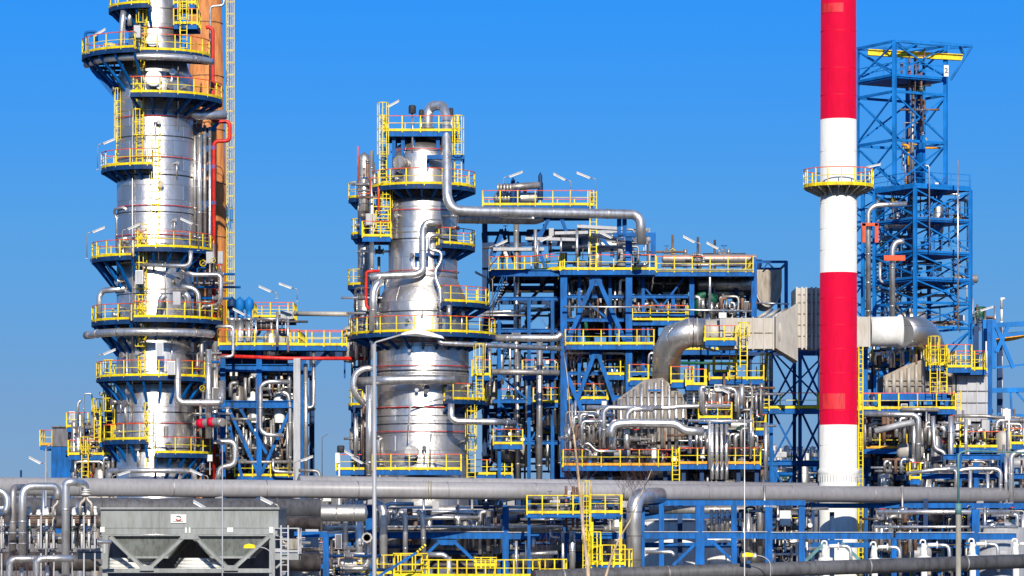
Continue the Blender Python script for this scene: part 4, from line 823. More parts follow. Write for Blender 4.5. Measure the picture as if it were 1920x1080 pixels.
clutter(HD, 1062, 1160, 765, 870, YH - 1, YH + 4, 26, 21, vess=4, valves=9, boxes=2, rr=(.05, .16)); clutter(HD, 1290, 1432, 720, 890, YH + .5, YH + 6, 34, 22, vess=5, valves=12, boxes=3, rr=(.05, .16)); clutter(HD, 1060, 1440, 812, 868, YH - 2.4, YH, 22, 23, vess=4, valves=16, boxes=6, rr=(.04, .12))
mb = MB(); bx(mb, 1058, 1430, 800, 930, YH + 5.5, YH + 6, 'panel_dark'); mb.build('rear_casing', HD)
BH = thing('lower_furnace', (xx(1240, 251), 251, 0), 'dark lower furnace casing behind the long yellow railing', 'furnace'); mb = MB(); bx(mb, 1165, 1290, 845, 1000, YH + .5, YH + 5, 'panel_dark'); mb.build('casing', BH); mb = MB()
for x in range(1075, 1430, 34): mb.bar((xx(x, YH), YH - 2, 0), (xx(x, YH), YH - 2, zz(874, YH)), .28, .28, 'blue_dark')
mb.build('post', BH); clutter(BH, 1066, 1430, 876, 1000, YH - 1, YH + 3, 30, 24, vess=4, valves=14, boxes=3, rr=(.06, .2))

IF = thing('inner_frame', (xx(1120, YB + 5), YB + 5, 0), 'slimmer blue frame with its own small decks standing inside the middle steel structure', 'steel structure')
frame(IF, [(1086, 515, None), (1144, 515, None), (1206, 515, None), (1262, 560, 640)], [(556, 1062, 1290), (600, 1062, 1290), (700, 1062, 1230), (745, 1062, 1200), (812, 1062, 1160)], YB + 1.2, YB + 8, .24, 'blue', .22,
      cross=[(1190, 516, 1250, 590), (1286, 516, 1230, 590), (1088, 700, 1142, 745), (1142, 600, 1088, 556)])
flat_platform(IF, 1186, 1290, 600, YB + .8, YB + 3, sides='f'); flat_platform(IF, 1064, 1140, 747, YB + .6, YB + 3, sides='f', post=1.0); flat_platform(IF, 1130, 1172, 702, YB + .8, YB + 3, sides='fr')
OF = thing('inner_frame', (xx(1000, YB + 4), YB + 4, 0), 'blue frame with stacked yellow edged decks between the domed column and the widest blue post', 'steel structure')
frame(OF, [(936, 600, None), (992, 560, None), (1036, 560, None)], [(560, 940, 1050), (620, 925, 1050), (700, 925, 1050), (752, 925, 1050), (830, 925, 1050)], YB + 2.4, YB + 7, .26, 'blue', .24, cross=[(938, 704, 990, 750), (1034, 704, 994, 750), (938, 756, 990, 828), (1034, 756, 994, 828)])
flat_platform(OF, 980, 1046, 702, YB + 2, YB + 4, sides='f', edge='amber'); flat_platform(OF, 925, 980, 832, YB + 2, YB + 4, sides='fl'); flat_platform(OF, 1000, 1048, 754, YB + 2, YB + 4, sides='f')
# ================= lattice derrick
YR = 292.0; SR = YR / F
def zr(y): return HC + (HZ - y) * SR
DR = thing('lattice_tower', (xx(1717, YR), YR, 0), 'tall blue lattice tower with a yellow crane beam under its roof', 'tower')
def quad(corner_px, L, ang, Yc):
    """plan of a square turned by ang, nearest corner first: corner, right, back, left"""
    c = Vector((xx(corner_px, Yc), Yc)); u = Vector((math.cos(R(ang)), math.sin(R(ang)))) * L; v = Vector((-math.sin(R(ang)), math.cos(R(ang)))) * L
    return [c, c + u, c + u + v, c + v]
def lattice(root, pl, rows, w, Yc, mat='blue_pale', xbr=True, mat2='blue_pale'):
    z = [HC + (HZ - r_) * Yc / F for r_ in rows]; n = 4
    for i in range(4):
        mb = MB(); mb.bar((pl[i].x, pl[i].y, z[-1]), (pl[i].x, pl[i].y, z[0]), w, w, mat if i != 2 else mat2, up=(.5, .86, 0)); mb.build('leg', root)
    for k, zk in enumerate(z):
        for i in range(4):
            a, b_ = pl[i], pl[(i + 1) % 4]; mb = MB(); mb.bar((a.x, a.y, zk), (b_.x, b_.y, zk), w * .55, w * .7, mat); mb.build('beam', root)
    if xbr:
        for k in range(len(z) - 1):
            for i in range(4):
                if z[k] - z[k + 1] < 1.9: continue
                a, b_ = pl[i], pl[(i + 1) % 4]; mb = MB(); mb.bar((a.x, a.y, z[k] - .2), (b_.x, b_.y, z[k + 1] + .2), w * .4, w * .4, mat); mb.bar((b_.x, b_.y, z[k] - .2), (a.x, a.y, z[k + 1] + .2), w * .4, w * .38, mat); mb.build('brace', root)
top = quad(1677, 5.35, 30, YR); lattice(DR, top, [77, 140, 171, 262, 350], .3, YR)
low = quad(1716, 5.75, 30, YR - 3); lattice(DR, low, [350, 408, 470, 520, 566, 612, 700, 800], .27, YR - 3)
lattice(DR, quad(1618, 4.6, 24, YR + 4), [350, 415, 478, 528, 600, 700], .26, YR + 4)
def deck(root, pl, z, mat='blue', rail=True, top_='yellow', edge='amber'):
    mb = MB(); vs = [(p.x, p.y, z + d) for d in (-.25, 0) for p in pl]; mb.add(vs, [(3, 2, 1, 0), (4, 5, 6, 7)] + [(i, (i + 1) % 4, 4 + (i + 1) % 4, 4 + i) for i in range(4)], mat)
    for i in (3, 0):
        a, b_ = pl[i], pl[(i + 1) % 4]; mb.bar((a.x, a.y - .04, z), (b_.x, b_.y - .04, z), .06, .2, edge)
    d = mb.build('platform', root)
    if rail: railing_mb([Vector((p.x, p.y - .02, z)) for p in (pl[3], pl[0], pl[1])], 1.05, top='blue_pale', col=top_, toe=False, post=1.9).build('railing', d)
deck(DR, top, zr(140), top_='blue_pale'); deck(DR, low, zr(352), edge='blue_pale', top_='blue_pale')
for r_ in (408, 470, 520): deck(DR, low, HC + (HZ - r_) * (YR - 3) / F, top_='blue_pale')
mb = MB(); mb.bar((xx(1632, YR), YR + 2, zr(92)), (xx(1812, YR), YR + 2.6, zr(100)), .5, .52, 'yellow', I=True); mb.build('crane_beam', DR)
mb = MB(); 
for a, b_ in (((1677, 77, YR), (1822, 86, YR + 2)), ((1780, 90, YR + 3), (1822, 86, YR + 2)), ((1822, 87, YR + 2), (1782, 150, YR + 2.5)), ((1745, 80, YR + 6), (1822, 86, YR + 2)), ((1720, 80, YR + 3), (1700, 92, YR + 2)), ((1800, 88, YR + 2), (1806, 102, YR + 2.5))):
    mb.bar(P(*a), P(*b_), .18, .2, 'blue_pale')
mb.build('jib_frame', DR)
mb = MB(); vs = [(p.x, p.y, zr(78)) for p in top]; mb.bar((top[0].x, top[0].y, zr(77)), (top[2].x, top[2].y, zr(77)), .2, .2, 'blue_pale'); mb.bar((top[1].x, top[1].y, zr(77)), (top[3].x, top[3].y, zr(77)), .2, .2, 'blue_pale'); mb.build('roof_frame', DR)
# the riser and drive inside
mb = MB(); p = P(1712, 350, YR + 3)
for (x, y0_, y1_, r, mt) in ((1718, 110, 178, .22, 'pipe_rust'), (1711, 178, 350, .16, 'pipe_dull'), (1724, 178, 350, .34, 'blue'), (1732, 130, 350, .14, 'blue_pale'), (1705, 240, 350, .1, 'pipe_rust')): mb.tube(P(x, y1_, YR + 3), P(x, y0_, YR + 3), r, mt, 10)
mb.build('riser', DR)
clutter(DR, 1690, 1734, 90, 345, YR + 1.5, YR + 4, 16, 31, ['pipe_dull', 'pipe_rust', 'pipe_dark', 'amber'], (.04, .12), valves=10, tall=.2)
clutter(DR, 1650, 1815, 355, 610, YR + .5, YR + 5, 44, 32, ['pipe_dull', 'pipe_rust', 'pipe_silver', 'pipe_dark'], (.04, .13), vess=5, valves=16, boxes=6, tall=.25)
clutter(DR, 1618, 1690, 355, 600, YR + 3, YR + 8, 22, 33, ['pipe_dull', 'pipe_rust', 'pipe_silver'], (.05, .14), vess=3, valves=8, tall=.25)
stair_mb(P(1797, 566, YR), P(1745, 520, YR), mat='blue_pale').build('stair', DR); stair_mb(P(1735, 408, YR), P(1775, 352, YR), mat='blue_pale').build('stair', DR); stair_mb(P(1735, 465, YR), P(1775, 410, YR), mat='blue_pale').build('stair', DR)
p = P(1774, 133, YR + 1.6); q_ = top[1]; mb = MB(); mb.box(p.x - .2, p.x + .2, p.y - .1, p.y - .05, p.z - .48, p.z + .48, 'white'); sg = mb.build('sign', DR)
def text(body, loc, size, mat, parent, name='lettering', rotz=0, bold=0.0):
    cu = bpy.data.curves.new(name, 'FONT'); cu.body = body; cu.size = size; cu.extrude = .006; cu.offset = bold; cu.align_x = 'CENTER'; cu.align_y = 'CENTER'
    tmp = bpy.data.objects.new('tmp', cu); me = bpy.data.meshes.new_from_object(tmp); bpy.data.objects.remove(tmp); bpy.data.curves.remove(cu); me.name = name
    me.materials.clear(); me.materials.append(M[mat]); o = bpy.data.objects.new(name, me); SC.collection.objects.link(o)
    o.parent = parent; o.location = Vector(loc) - WL[parent.name]; o.rotation_euler = (R(90), 0, rotz); WL[o.name] = Vector(loc); return o
text('2', (p.x, p.y - .115, p.z), .6, 'panel_dark', sg, bold=.02)
PIPE([(1700, 382, 289), (1640, 385, 289), (1628, 396, 289), (1628, 610, 289)], 289, 5, 'silver pipe hooking down inside the left bay of the blue lattice tower', bend=.9); PIPE([(1695, 452, 285), (1680, 453, 285), (1673, 466, 285), (1673, 610, 285)], 285, 5.4, 'silver pipe with an orange clamp in front of the blue lattice tower', bend=.8)
mb = MB(); a = P(1657, 479, 284.6); b_ = P(1697, 489, 284.6); mb.box(a.x, b_.x, 284.4, 284.7, b_.z, a.z, 'orange'); tag(mb.build('pipe_clamp', at=a), 'orange clamp plate fixed across a silver pipe on the lattice tower', 'clamp')
mb = MB(); 
for x in (1616, 1640): a = P(x, 455, 288.5); mb.box(a.x, a.x + .3, 288.3, 288.6, a.z, a.z + 1.6, 'orange')
a = P(1614, 424, 288.5); mb.box(a.x, a.x + 1.4, 288.3, 288.59, a.z, a.z + .25, 'orange'); tag(mb.build('hanger_frame', at=a), 'orange hanger frame around the hooked pipe left on the lattice tower', 'frame')
PIPE([(1733, 310, 289), (1742, 311, 289), (1743, 470, 289)], 289, 1.3, 'thin pale line rising in front of the lattice tower, hooked at its top', bands=0)
PIPE([(1796, 300, 289), (1796, 620, 289)], 289, 1.6, 'thin pale line at the right leg of the lattice tower', bands=0)

# ================= right process unit
RU = thing('process_unit', (xx(1740, 254), 254, 0), 'yellow railed process unit with a pale ribbed heater box right of the chimney', 'steel structure')
YU = 250.0
mb = MB(); bx(mb, 1794, 1852, 694, 790, YU, YU + 4, 'panel_grey')
for x in (1798, 1814, 1832, 1849): bx(mb, x - 1, x + 1, 692, 790, YU - .06, YU - .002, 'panel_grey')
for y in (700, 704, 733, 755, 780): bx(mb, 1793, 1853, y - .7, y + .7, YU - .09, YU - .065, 'panel_dark')
mb.prism(poly([(1794, 790), (1804, 812), (1846, 812), (1852, 790)], YU), YU + .3, YU + 3.6, 'panel_dark'); mb.build('heater_box', RU)
mb = MB(); mb.prism(poly([(1657, 740), (1657, 705), (1700, 684), (1748, 668), (1792, 690), (1792, 740)], YU), YU + .2, YU + 4.5, 'tank_tan')
for i, x in enumerate(range(1662, 1792, 14)):
    t_ = 705 - (x - 1657) * .43 if x < 1748 else 668 + (x - 1748) * .5
    mb.tube(P(x, 739, YU + .12), P(x, t_ + 5, YU + .12), .15, 'duct', 8)
for y in (712, 722): bx(mb, 1657, 1792, y - 1.5, y + 1.5, YU + .05, YU + .1, 'duct_dark')
mb.build('ribbed_hood', RU)
flat_platform(RU, 1792, 1850, 692, YU - 1, YU + 3, sides='flrb', h=1.3); flat_platform(RU, 1737, 1775, 684, YU - 1.2, YU + .5, sides='flr', h=1.4); flat_platform(RU, 1775, 1822, 688, YU - 1.5, YU - .9, sides='flr', h=1.6)
flat_platform(RU, 1614, 1792, 766, YU - 2.6, YU - .3, sides='flr', edge='yellow'); flat_platform(RU, 1614, 1700, 840, YU - 3, YU + 4, sides='fl', edge='amber'); flat_platform(RU, 1776, 1895, 838, YU - 2, YU + 3, sides='flr', edge='yellow')
flat_platform(RU, 1636, 1718, 676, YU + 1, YU + 4, sides='f', edge='amber', top='amber'); flat_platform(RU, 1612, 1650, 767, YU - 4, YU - 2.7, sides='flr'); flat_platform(RU, 1700, 1736, 836, YU - 2, YU, sides='flr')
for x, a, b_ in ((1744, 741, 645), (1788, 772, 735), (1800, 838, 780), (1762, 740, 672)): ladder_mb((xx(x, YU), YU - 1.9), zz(a, YU), zz(b_, YU), (0, -1, 0)).build('ladder', RU)
mb = MB(); bx(mb, 1640, 1775, 736, 752, YU - .25, YU - .1, 'blue'); mb.build('pipe_bridge', RU)
frame(RU, [(1622, 650, None), (1700, 660, None), (1776, 690, None), (1855, 600, None)], [(770, 1614, 1860), (845, 1614, 1900), (895, 1640, 1920)], YU + .8, YU + 8, .36, 'blue', .3)
mb = MB(); bx(mb, 1843, 1868, 600, 690, YU + 2, YU + 2.6, 'blue_pale'); mb.build('deep_post', RU)
for q in ((1868, 612, 1900, 690), (1868, 660, 1890, 612), (1640, 660, 1690, 760), (1690, 660, 1640, 760)): mb = MB(); mb.bar(P(q[0], q[1], YU + 2), P(q[2], q[3], YU + 2), .26, .26, 'blue_pale'); mb.build('brace', RU)
mb = MB(); mb.tube(P(1686, 660, YU + 2), P(1686, 640, YU + 2), .4, 'white', 12); mb.build('vent_cap', RU)
for l, r, mt in (([(1690, 768, 247.0), (1760, 768, 247.0)], 4, 'pipe_dull'), ([(1722, 880, 245.0), (1722, 785, 245.0), (1714, 778, 245.0), (1620, 776, 245.0)], 5.5, 'pipe_silver'), ([(1714, 880, 245.4), (1714, 780, 245.4)], 4.5, 'pipe_silver'),
        ([(1783, 900, 245.0), (1783, 780, 245.0)], 5.2, 'pipe_silver'), ([(1790, 780, 245.0), (1845, 780, 245.0), (1884, 784, 245.0)], 3.4, 'pipe_dull'), ([(1772, 872, 246), (1772, 848, 246), (1752, 842, 246), (1749, 780, 246)], 4.2, 'pipe_silver'),
        ([(1811, 880, 245.0), (1811, 785, 245.0)], 3.2, 'pipe_silver'), ([(1737, 842, 247.0), (1737, 770, 247.0)], 2, 'pipe_silver'), ([(1740, 840, 247.0), (1742, 776, 247.0)], 1.6, 'pipe_silver'), ([(1640, 809, 244.0), (1690, 796, 244.0), (1714, 792, 244.0)], 6, 'panel_grey'),
        ([(1622, 842, 246), (1622, 782, 246)], 2.2, 'pipe_dull'), ([(1892, 785, 247.0), (1892, 838, 247.0)], 1.6, 'white'), ([(1849, 640, YU - 2), (1849, 690, YU - 2)], 1.6, 'white')):
    subpipe(RU, l, 245.0, r, mt)
clutter(RU, 1616, 1790, 655, 760, YU + 3, YU + 8, 26, 41, vess=3, valves=8, boxes=3, rr=(.04, .13)); clutter(RU, 1616, 1790, 772, 838, YU - 1, YU + 5, 36, 42, vess=5, valves=16, boxes=5, rr=(.04, .15)); clutter(RU, 1785, 1915, 795, 838, YU - 1, YU + 4, 22, 43, vess=4, valves=10, boxes=4, rr=(.05, .15))
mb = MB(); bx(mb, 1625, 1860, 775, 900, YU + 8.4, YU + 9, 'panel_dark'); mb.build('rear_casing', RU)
# big tan tank with the pipe shadow across it
tk = xx(1722, 266); TK = thing('storage_tank', (tk, 266, 0), 'big tan storage tank behind the right half of the grey main pipe', 'tank'); mb = MB(); rt = 92 * 266 / F
mb.lathe((tk, 266, 0), [(rt, 0), (rt, zz(862, 266)), (rt * .9, zz(852, 266)), (rt * .4, zz(842, 266)), (.01, zz(838, 266))], 'tank_tan', 64); mb.build('shell', TK); mb = MB()
for y in (900, 938, 975): mb.lathe((tk, 266, zz(y, 266)), [(rt + .002, -.05), (rt + .06, 0), (rt + .002, .05)], 'duct_dark', 64)
mb.build('stiffening_ring', TK); ladder_mb((tk - rt * .35, 266 - rt * .94), 0, zz(862, 266), (-.3, -1, 0)).build('ladder', TK)
flat_platform(TK, 1648, 1730, 893, 257.4, 261, sides='f'); mb = MB()
for k in range(9): p = P(1632 + k * 3, 905, 259.6); mb.box(p.x, p.x + .04, p.y, p.y + .06, 0, zz(870, 260), 'duct_dark')
mb.build('standpipe', TK)
clutter(TK, 1640, 1790, 855, 935, 257, 260, 24, 44, vess=5, valves=14, boxes=6, rr=(.05, .15))
# yard piping far right
YP = 240.0
YR2 = thing('pipe_manifold', (xx(1850, YP), YP, 0), 'blue framed manifold of silver downcomers at the far right', 'pipe manifold')
frame(YR2, [(1798, 850, None), (1880, 850, None), (1830, 868, None)], [(857, 1768, 1884), (893, 1700, 1925), (952, 1740, 1925)], YP, YP + 6, .34, 'blue', .3)
for l, r in (([(1762, 878, YP - 1), (1786, 879, YP - 1), (1793, 884, YP - 1), (1793, 960, YP - 1)], 3.6), ([(1793, 884, YP - 1), (1812, 879, YP - 1), (1876, 879, YP - 1), (1876, 1000, YP - 1)], 3.8), ([(1819, 884, YP - 1), (1819, 1000, YP - 1)], 3.8), ([(1852, 884, YP - 1), (1852, 1000, YP - 1)], 3.6), ([(1896, 1000, YP - 1), (1896, 852, YP - 1), (1915, 846, YP - 1), (1935, 846, YP - 1)], 5.2), ([(1886, 950, YP - 1), (1886, 856, YP - 1)], 3.4), ([(1700, 888, YP - 1), (1760, 880, YP - 1), (1795, 879, YP - 1)], 4)):
    subpipe(YR2, l, YP, r, 'pipe_silver')
flat_platform(YR2, 1706, 1726, 897, YP - 1, YP + 1, sides='flr'); flat_platform(YR2, 1884, 1930, 832, YP + 8, YP + 12, sides='fr'); clutter(YR2, 1700, 1925, 860, 990, YP + 1, YP + 6, 40, 45, vess=5, valves=16, boxes=8, rr=(.05, .17)); clutter(YR2, 1860, 1925, 785, 860, YP + 8, YP + 14, 12, 46, vess=4, valves=8, boxes=3, rr=(.05, .15))
# gantry running out of the picture on the right
GA = thing('pipe_bridge', P(1890, 1000, 300), 'pale blue pipe bridge running out of view at the far right', 'bridge'); WL[GA.name].z = 0; GA.location.z = 0
for l, w in (([(1820, 612), (1940, 606)], .4), ([(1862, 632), (1940, 622)], .3), ([(1862, 690), (1940, 681)], .16), ([(1850, 732), (1940, 731)], .4), ([(1870, 776), (1940, 780)], .2), ([(1895, 732), (1897, 780)], .2), ([(1906, 735), (1940, 775)], .16)): mb = MB(); mb.bar(P(*l[0], 298), P(*l[1], 298), w * .8, w, 'blue_pale'); mb.build('beam', GA)
for l in ([(1860, 634), (1895, 628), (1940, 624)], [(1862, 638), (1900, 634), (1940, 622)]): pipe_mb(pp(l, 299), .22, 'amber', bands=0).build('pipe', GA)
for x in (1874, 1935): mb = MB(); mb.bar((xx(x, 300), 300, 0), (xx(x, 300), 300, HC + 388 * 300 / F if x < 1900 else HC + 390 * 300 / F), .4, .4, 'blue_dark'); mb.build('post', GA)
p = P(1838, 588, 298); mb = MB(); mb.lathe(p, [(.3, -.8), (.42, -.2), (.5, .5), (.3, .6)], 'green', 14); mb.build('drum', GA); clutter(GA, 1822, 1866, 590, 612, 297, 300, 7, 47, valves=5, tall=.6)
mb = MB(); b0 = P(1878, 1000, 310); b0.z = 0
for k in range(11): y1_, y0_ = 800 - k * 22, 800 - (k + 1) * 22; mb.tube(P(1878, y1_, 310), P(1878, y0_, 310), .11, 'white' if k % 2 or k > 6 else 'panel_dark', 8)
mb.tube(b0, P(1878, 800, 310), .12, 'panel_grey', 8); mb.sweep(fillet([P(1878, 580, 310), P(1878, 560, 310), P(1884, 560, 310)], .3), .11, 'white', 8); tag(mb.build('mast', at=b0), 'thin white hooked mast banded dark lower down at the far right', 'mast')

# ================= unit between the two columns
YL = 266.0
LU = thing('process_structure', (xx(490, YL), YL, 0), 'blue steel frame unit between the two tall silver columns', 'steel structure')
frame(LU, [(418, 650, None), (486, 655, None), (569, 650, None)], [(651, 412, 660), (690, 412, 560), (758, 412, 560)], YL - 5, YL + 6, .38, 'blue', .46,
      cross=[(430, 768, 484, 888), (552, 752, 490, 888), (448, 762, 500, 850), (455, 900, 430, 800)])
mb = MB(); mb.bar(P(574, 702, YL - 5), P(618, 655, YL - 5), .26, .26, 'blue'); mb.build('brace', LU); mb = MB(); mb.bar((xx(557, 259), 259, 0), (xx(557, 259), 259, zz(672, 259)), .5, .5, 'panel_grey'); mb.build('cable_duct', LU)
flat_platform(LU, 410, 560, 646, YL - 6.2, YL + 4, sides='fr'); flat_platform(LU, 540, 650, 647, YL - 6.4, YL - 4.6, sides='fbr'); flat_platform(LU, 474, 550, 594, YL, YL + 4, sides='flrb'); flat_platform(LU, 415, 470, 757, YL, YL + 4, sides='f', top='amber'); flat_platform(LU, 440, 556, 892, YL - 5, YL - 1, sides='f')
flat_platform(LU, 630, 690, 880, YL - 8, YL - 5, sides='flr')
hvessel(LU, 478, 520, 608, YL - 2, 12, 'pipe_dark', noz=False); hvessel(LU, 418, 540, 678, YL - 3, 12, 'blue_dark', noz=False); hvessel(LU, 430, 540, 736, YL - 1, 11, 'panel_dark', noz=False)
for x, h in ((435, 12), (450, 10), (467, 14)):
    p = P(x, 640, YL - 3); mb = MB(); mb.lathe((p.x, p.y, p.z), [(.3, 0), (.3, 1.5), (.42, 1.6), (.42, 1.75), (.15, 1.8)], 'pipe_silver', 14); mb.lathe((p.x, p.y, p.z), [(.2, 1.8), (.2, 2.3), (.36, 2.5), (.34, 3.1), (.02, 3.4)], 'blue_dark' if x < 440 else 'blue_pale', 12); mb.build('actuator', LU)
mb = MB(); bx(mb, 526, 549, 583, 598, YL - .5, YL, 'panel_grey'); mb.build('cabinet', LU)
for l, r, mt in (([(543, 716, YL - 6), (500, 716, YL - 6), (488, 724, YL - 6), (488, 806, YL - 6), (498, 815, YL - 6), (532, 817, YL - 6)], 4.2, 'pipe_silver'), ([(526, 735, YL - 5), (540, 738, YL - 5), (544, 760, YL - 5), (544, 890, YL - 5)], 4, 'pipe_silver'), ([(573, 682, YL - 6), (574, 900, YL - 6)], 4, 'pipe_silver'), ([(572, 764, YL - 6), (588, 764, YL - 6), (588, 655, YL - 6)], 3, 'pipe_silver'),
        ([(540, 600, YL - 6.8), (540, 660, YL - 6.8)], 2.2, 'pipe_silver'), ([(520, 585, YL - 6.6), (520, 650, YL - 6.6)], 2.6, 'pipe_silver'), ([(480, 600, YL - 3), (480, 648, YL - 3)], 1.6, 'pipe_silver'), ([(480, 598, YL - 3), (534, 598, YL - 3)], 2, 'pipe_silver'),
        ([(512, 860, YL - 6), (512, 884, YL - 6), (560, 886, YL - 6)], 2.6, 'pipe_silver'), ([(420, 867, YL - 5), (556, 866, YL - 5)], 3.2, 'pipe_dull'), ([(435, 786, YL - 5), (480, 786, YL - 5)], 3, 'pipe_dull'), ([(560, 882, 258), (598, 883, 258), (600, 900, 258)], 3, 'pipe_dull')):
    subpipe(LU, l, YL, r, mt)
for x in (524, 474): mb = MB(); mb.lathe(P(x, 758, YL - 4), [(.35, -1.4), (.45, -.6), (.45, .4), (.2, .9), (.02, 1.0)], 'white', 14); mb.build('drum', LU)
clutter(LU, 416, 556, 660, 750, YL - 3, YL + 4, 24, 51, ['pipe_dark', 'blue_dark', 'pipe_dull', 'blue_dark'], (.06, .2), vess=4, valves=10, boxes=4); clutter(LU, 416, 556, 752, 890, YL - 4, YL + 4, 46, 52, ['pipe_dull', 'blue_dark', 'pipe_dull', 'pipe_silver', 'pipe_dark'], (.05, .2), vess=7, valves=20, boxes=6); clutter(LU, 430, 545, 600, 645, YL - 3, YL + 3, 10, 53, vess=1, valves=7, boxes=3, rr=(.04, .12), tall=.6)
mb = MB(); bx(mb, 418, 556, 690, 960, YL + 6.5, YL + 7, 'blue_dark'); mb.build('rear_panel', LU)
PIPE([(408, 667, 259), (540, 672, 259), (690, 672, 259)], 259, 3.4, 'bright red horizontal pipe between the two tall silver columns', 'red', bands=4); PIPE([(552, 588, 264), (655, 589, 262)], 264, 4.5, 'pale horizontal pipe crossing the sky towards the domed column', 'duct', bands=3)
PIPE([(604, 900, 250), (604, 820, 250), (614, 814, 250)], 250, .8, 'very thin dark post against the sky between the columns', 'panel_dark', bands=0)
# windsock-like black drum on a white post
p = P(639, 842, 250); mb = MB(); mb.lathe((p.x, p.y, p.z), [(.2, -.28), (.27, -.22), (.27, .2), (.2, .26), (.01, .27)], 'dark', 16); b0 = P(636, 1000, 250); b0.z = 0; mb.tube(b0, P(636, 849, 250), .07, 'white', 8); mb.bar(P(633, 868, 249.9), P(633, 849, 249.9), .3, .2, 'white'); tag(mb.build('beacon', at=b0), 'black beacon drum on a white post beside the domed column', 'beacon')

# ================= far left unit
YE = 272.0
FL = thing('process_unit', (xx(160, YE), YE, 0), 'small far left unit with a blue clad block and silver stack heads', 'steel structure')
mb = MB(); bx(mb, 96, 145, 838, 1000, YE, YE + 6, 'blue'); 
for x in range(98, 145, 4): bx(mb, x, x + 1.2, 838, 1000, YE - .05, YE - .003, 'blue')
mb.build('blue_block', FL); mb = MB(); bx(mb, 98, 134, 801, 837, YE + .5, YE + 5, 'panel_dark'); bx(mb, 96, 136, 798.5, 801, YE + .3, YE + 5.2, 'panel_dark'); mb.build('grey_box', FL)
flat_platform(FL, 75, 98, 834, YE + .6, YE + 3, sides='flr', edge='amber', h=1.15); flat_platform(FL, 128, 206, 852, YE - 4, YE - 1, sides='flr'); flat_platform(FL, 186, 222, 828, YE - 4.5, YE - 1, sides='flr'); flat_platform(FL, 125, 165, 800, YE - 2, YE + 1, sides='fl')
mb = MB(); bx(mb, 196, 214, 738, 800, YE - 1, YE + 2, 'blue_dark'); bx(mb, 186, 214, 735, 741, YE - 1.3, YE + 2.2, 'panel_grey'); mb.build('housing', FL)
for a, b_, x in ((898, 835, 173), (828, 760, 196), (828, 745, 218), (800, 755, 206)): ladder_mb((xx(x, YE), YE - 4.4), zz(a, YE), zz(b_, YE), (0, -1, 0), w=.5).build('ladder', FL)
for x, y0_, r, mt in ((179, 765, 8.5, 'clad_warm'), (150, 776, 6, 'pipe_silver'), (139, 790, 6, 'pipe_dull')):
    p = P(x, 900, YE - 2); mb = MB(); mb.lathe((p.x, p.y, 0), [(r * S, 0), (r * S, zz(y0_ + 6, YE)), (r * S * .6, zz(y0_, YE))], mt, 20); 
    for k in range(4): mb.lathe((p.x, p.y, zz(y0_ + 14 + k * 18, YE)), [(r * S, -.05), (r * S * 1.12, 0), (r * S, .05)], 'pipe_dull', 20)
    mb.build('stack_head', FL)
for l, r, mt in (([(157, 850, YE - 4), (157, 738, YE - 4), (172, 738, YE - 4), (173, 760, YE - 4)], 1.4, 'pipe_silver'), ([(146, 790, YE - 3), (146, 756, YE - 3), (152, 750, YE - 3)], 2.4, 'pipe_silver'), ([(184, 768, YE - 4), (188, 766, YE - 4), (189, 800, YE - 4)], 1.4, 'pipe_silver'), ([(151, 798, YE - 4.2), (151, 850, YE - 4.2)], 1.6, 'pipe_silver'), ([(96, 834, YE), (86, 838, YE), (86, 900, YE)], 1.4, 'pipe_dull')):
    subpipe(FL, l, YE, r, mt)
clutter(FL, 128, 220, 795, 848, YE - 3.5, YE, 26, 61, ['pipe_dull', 'blue', 'pipe_rust', 'pipe_silver'], (.05, .16), vess=3, valves=12, boxes=4); clutter(FL, 140, 222, 855, 900, YE - 3.5, YE, 20, 62, ['pipe_dark', 'blue_dark', 'pipe_rust', 'pipe_silver'], (.06, .2), vess=4, valves=8, boxes=3)
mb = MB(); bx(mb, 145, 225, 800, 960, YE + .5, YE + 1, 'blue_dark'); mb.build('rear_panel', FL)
# ================= the grey main pipe across the picture
def big_pipe(name, pts, r, label, mat, seams, extra=None, n=32, parts=True):
    root = thing(name, pts[0], label, 'pipeline'); mb = MB(); mb.sweep(pts, r, mat, n); mb.build('barrel', root); a, c = Vector(pts[0]), Vector(pts[-1]); u = (c - a).normalized(); L = (c - a).length; d = 1.5
    while d < L: mb = MB(); mb.tube(a + u * (d - .035), a + u * (d + .035), r + .012, 'pipe_dull', n, caps=False); mb.build('weld_seam', root); d += seams
    return root
MPa, MPb = P(-80, 911, 216), P(2000, 931, 241)
MP = big_pipe('main_pipeline', [MPa, MPb], .57, 'long grey painted pipe crossing the whole width, nearest of the big grey pipes', 'pipe_grey', 6.1)
mb = MB(); q = MPa.lerp(MPb, (748 + 80) / 2080.)
for k in range(4): mb.lathe((q.x - .3 + k * .16, q.y, q.z), [(.57, -.04), (.67, 0), (.57, .04)], 'pole_tan', 32, axis='x')
mb.build('expansion_joint', MP)
def mpz(px): t_ = (px + 80) / 2080.; q = MPa.lerp(MPb, t_); return q
for px in (412, 697, 958, 1208, 1448, 1835):
    q = mpz(px); s_ = q.y / F; x = (px - 960) * s_; mb = MB(); mb.box(x - .24, x + .24, q.y - .7, q.y - .3, q.z - .9, q.z - .36, 'pipe_grey'); mb.box(x - .5, x - .34, q.y - .66, q.y - .35, q.z - .88, q.z - .66, 'pipe_grey'); mb.box(x - .3, x + .3, q.y - .7, q.y + .6, q.z - .96, q.z - .9, 'panel_dark'); mb.build('pipe_shoe', MP)
a, b_ = P(560, 906, 226), P(1530, 919, 238.5); big_pipe('second_pipeline', [a, b_], .5, 'second grey pipe lying just above and behind the nearest big grey pipe', 'pipe_grey', 5.2)
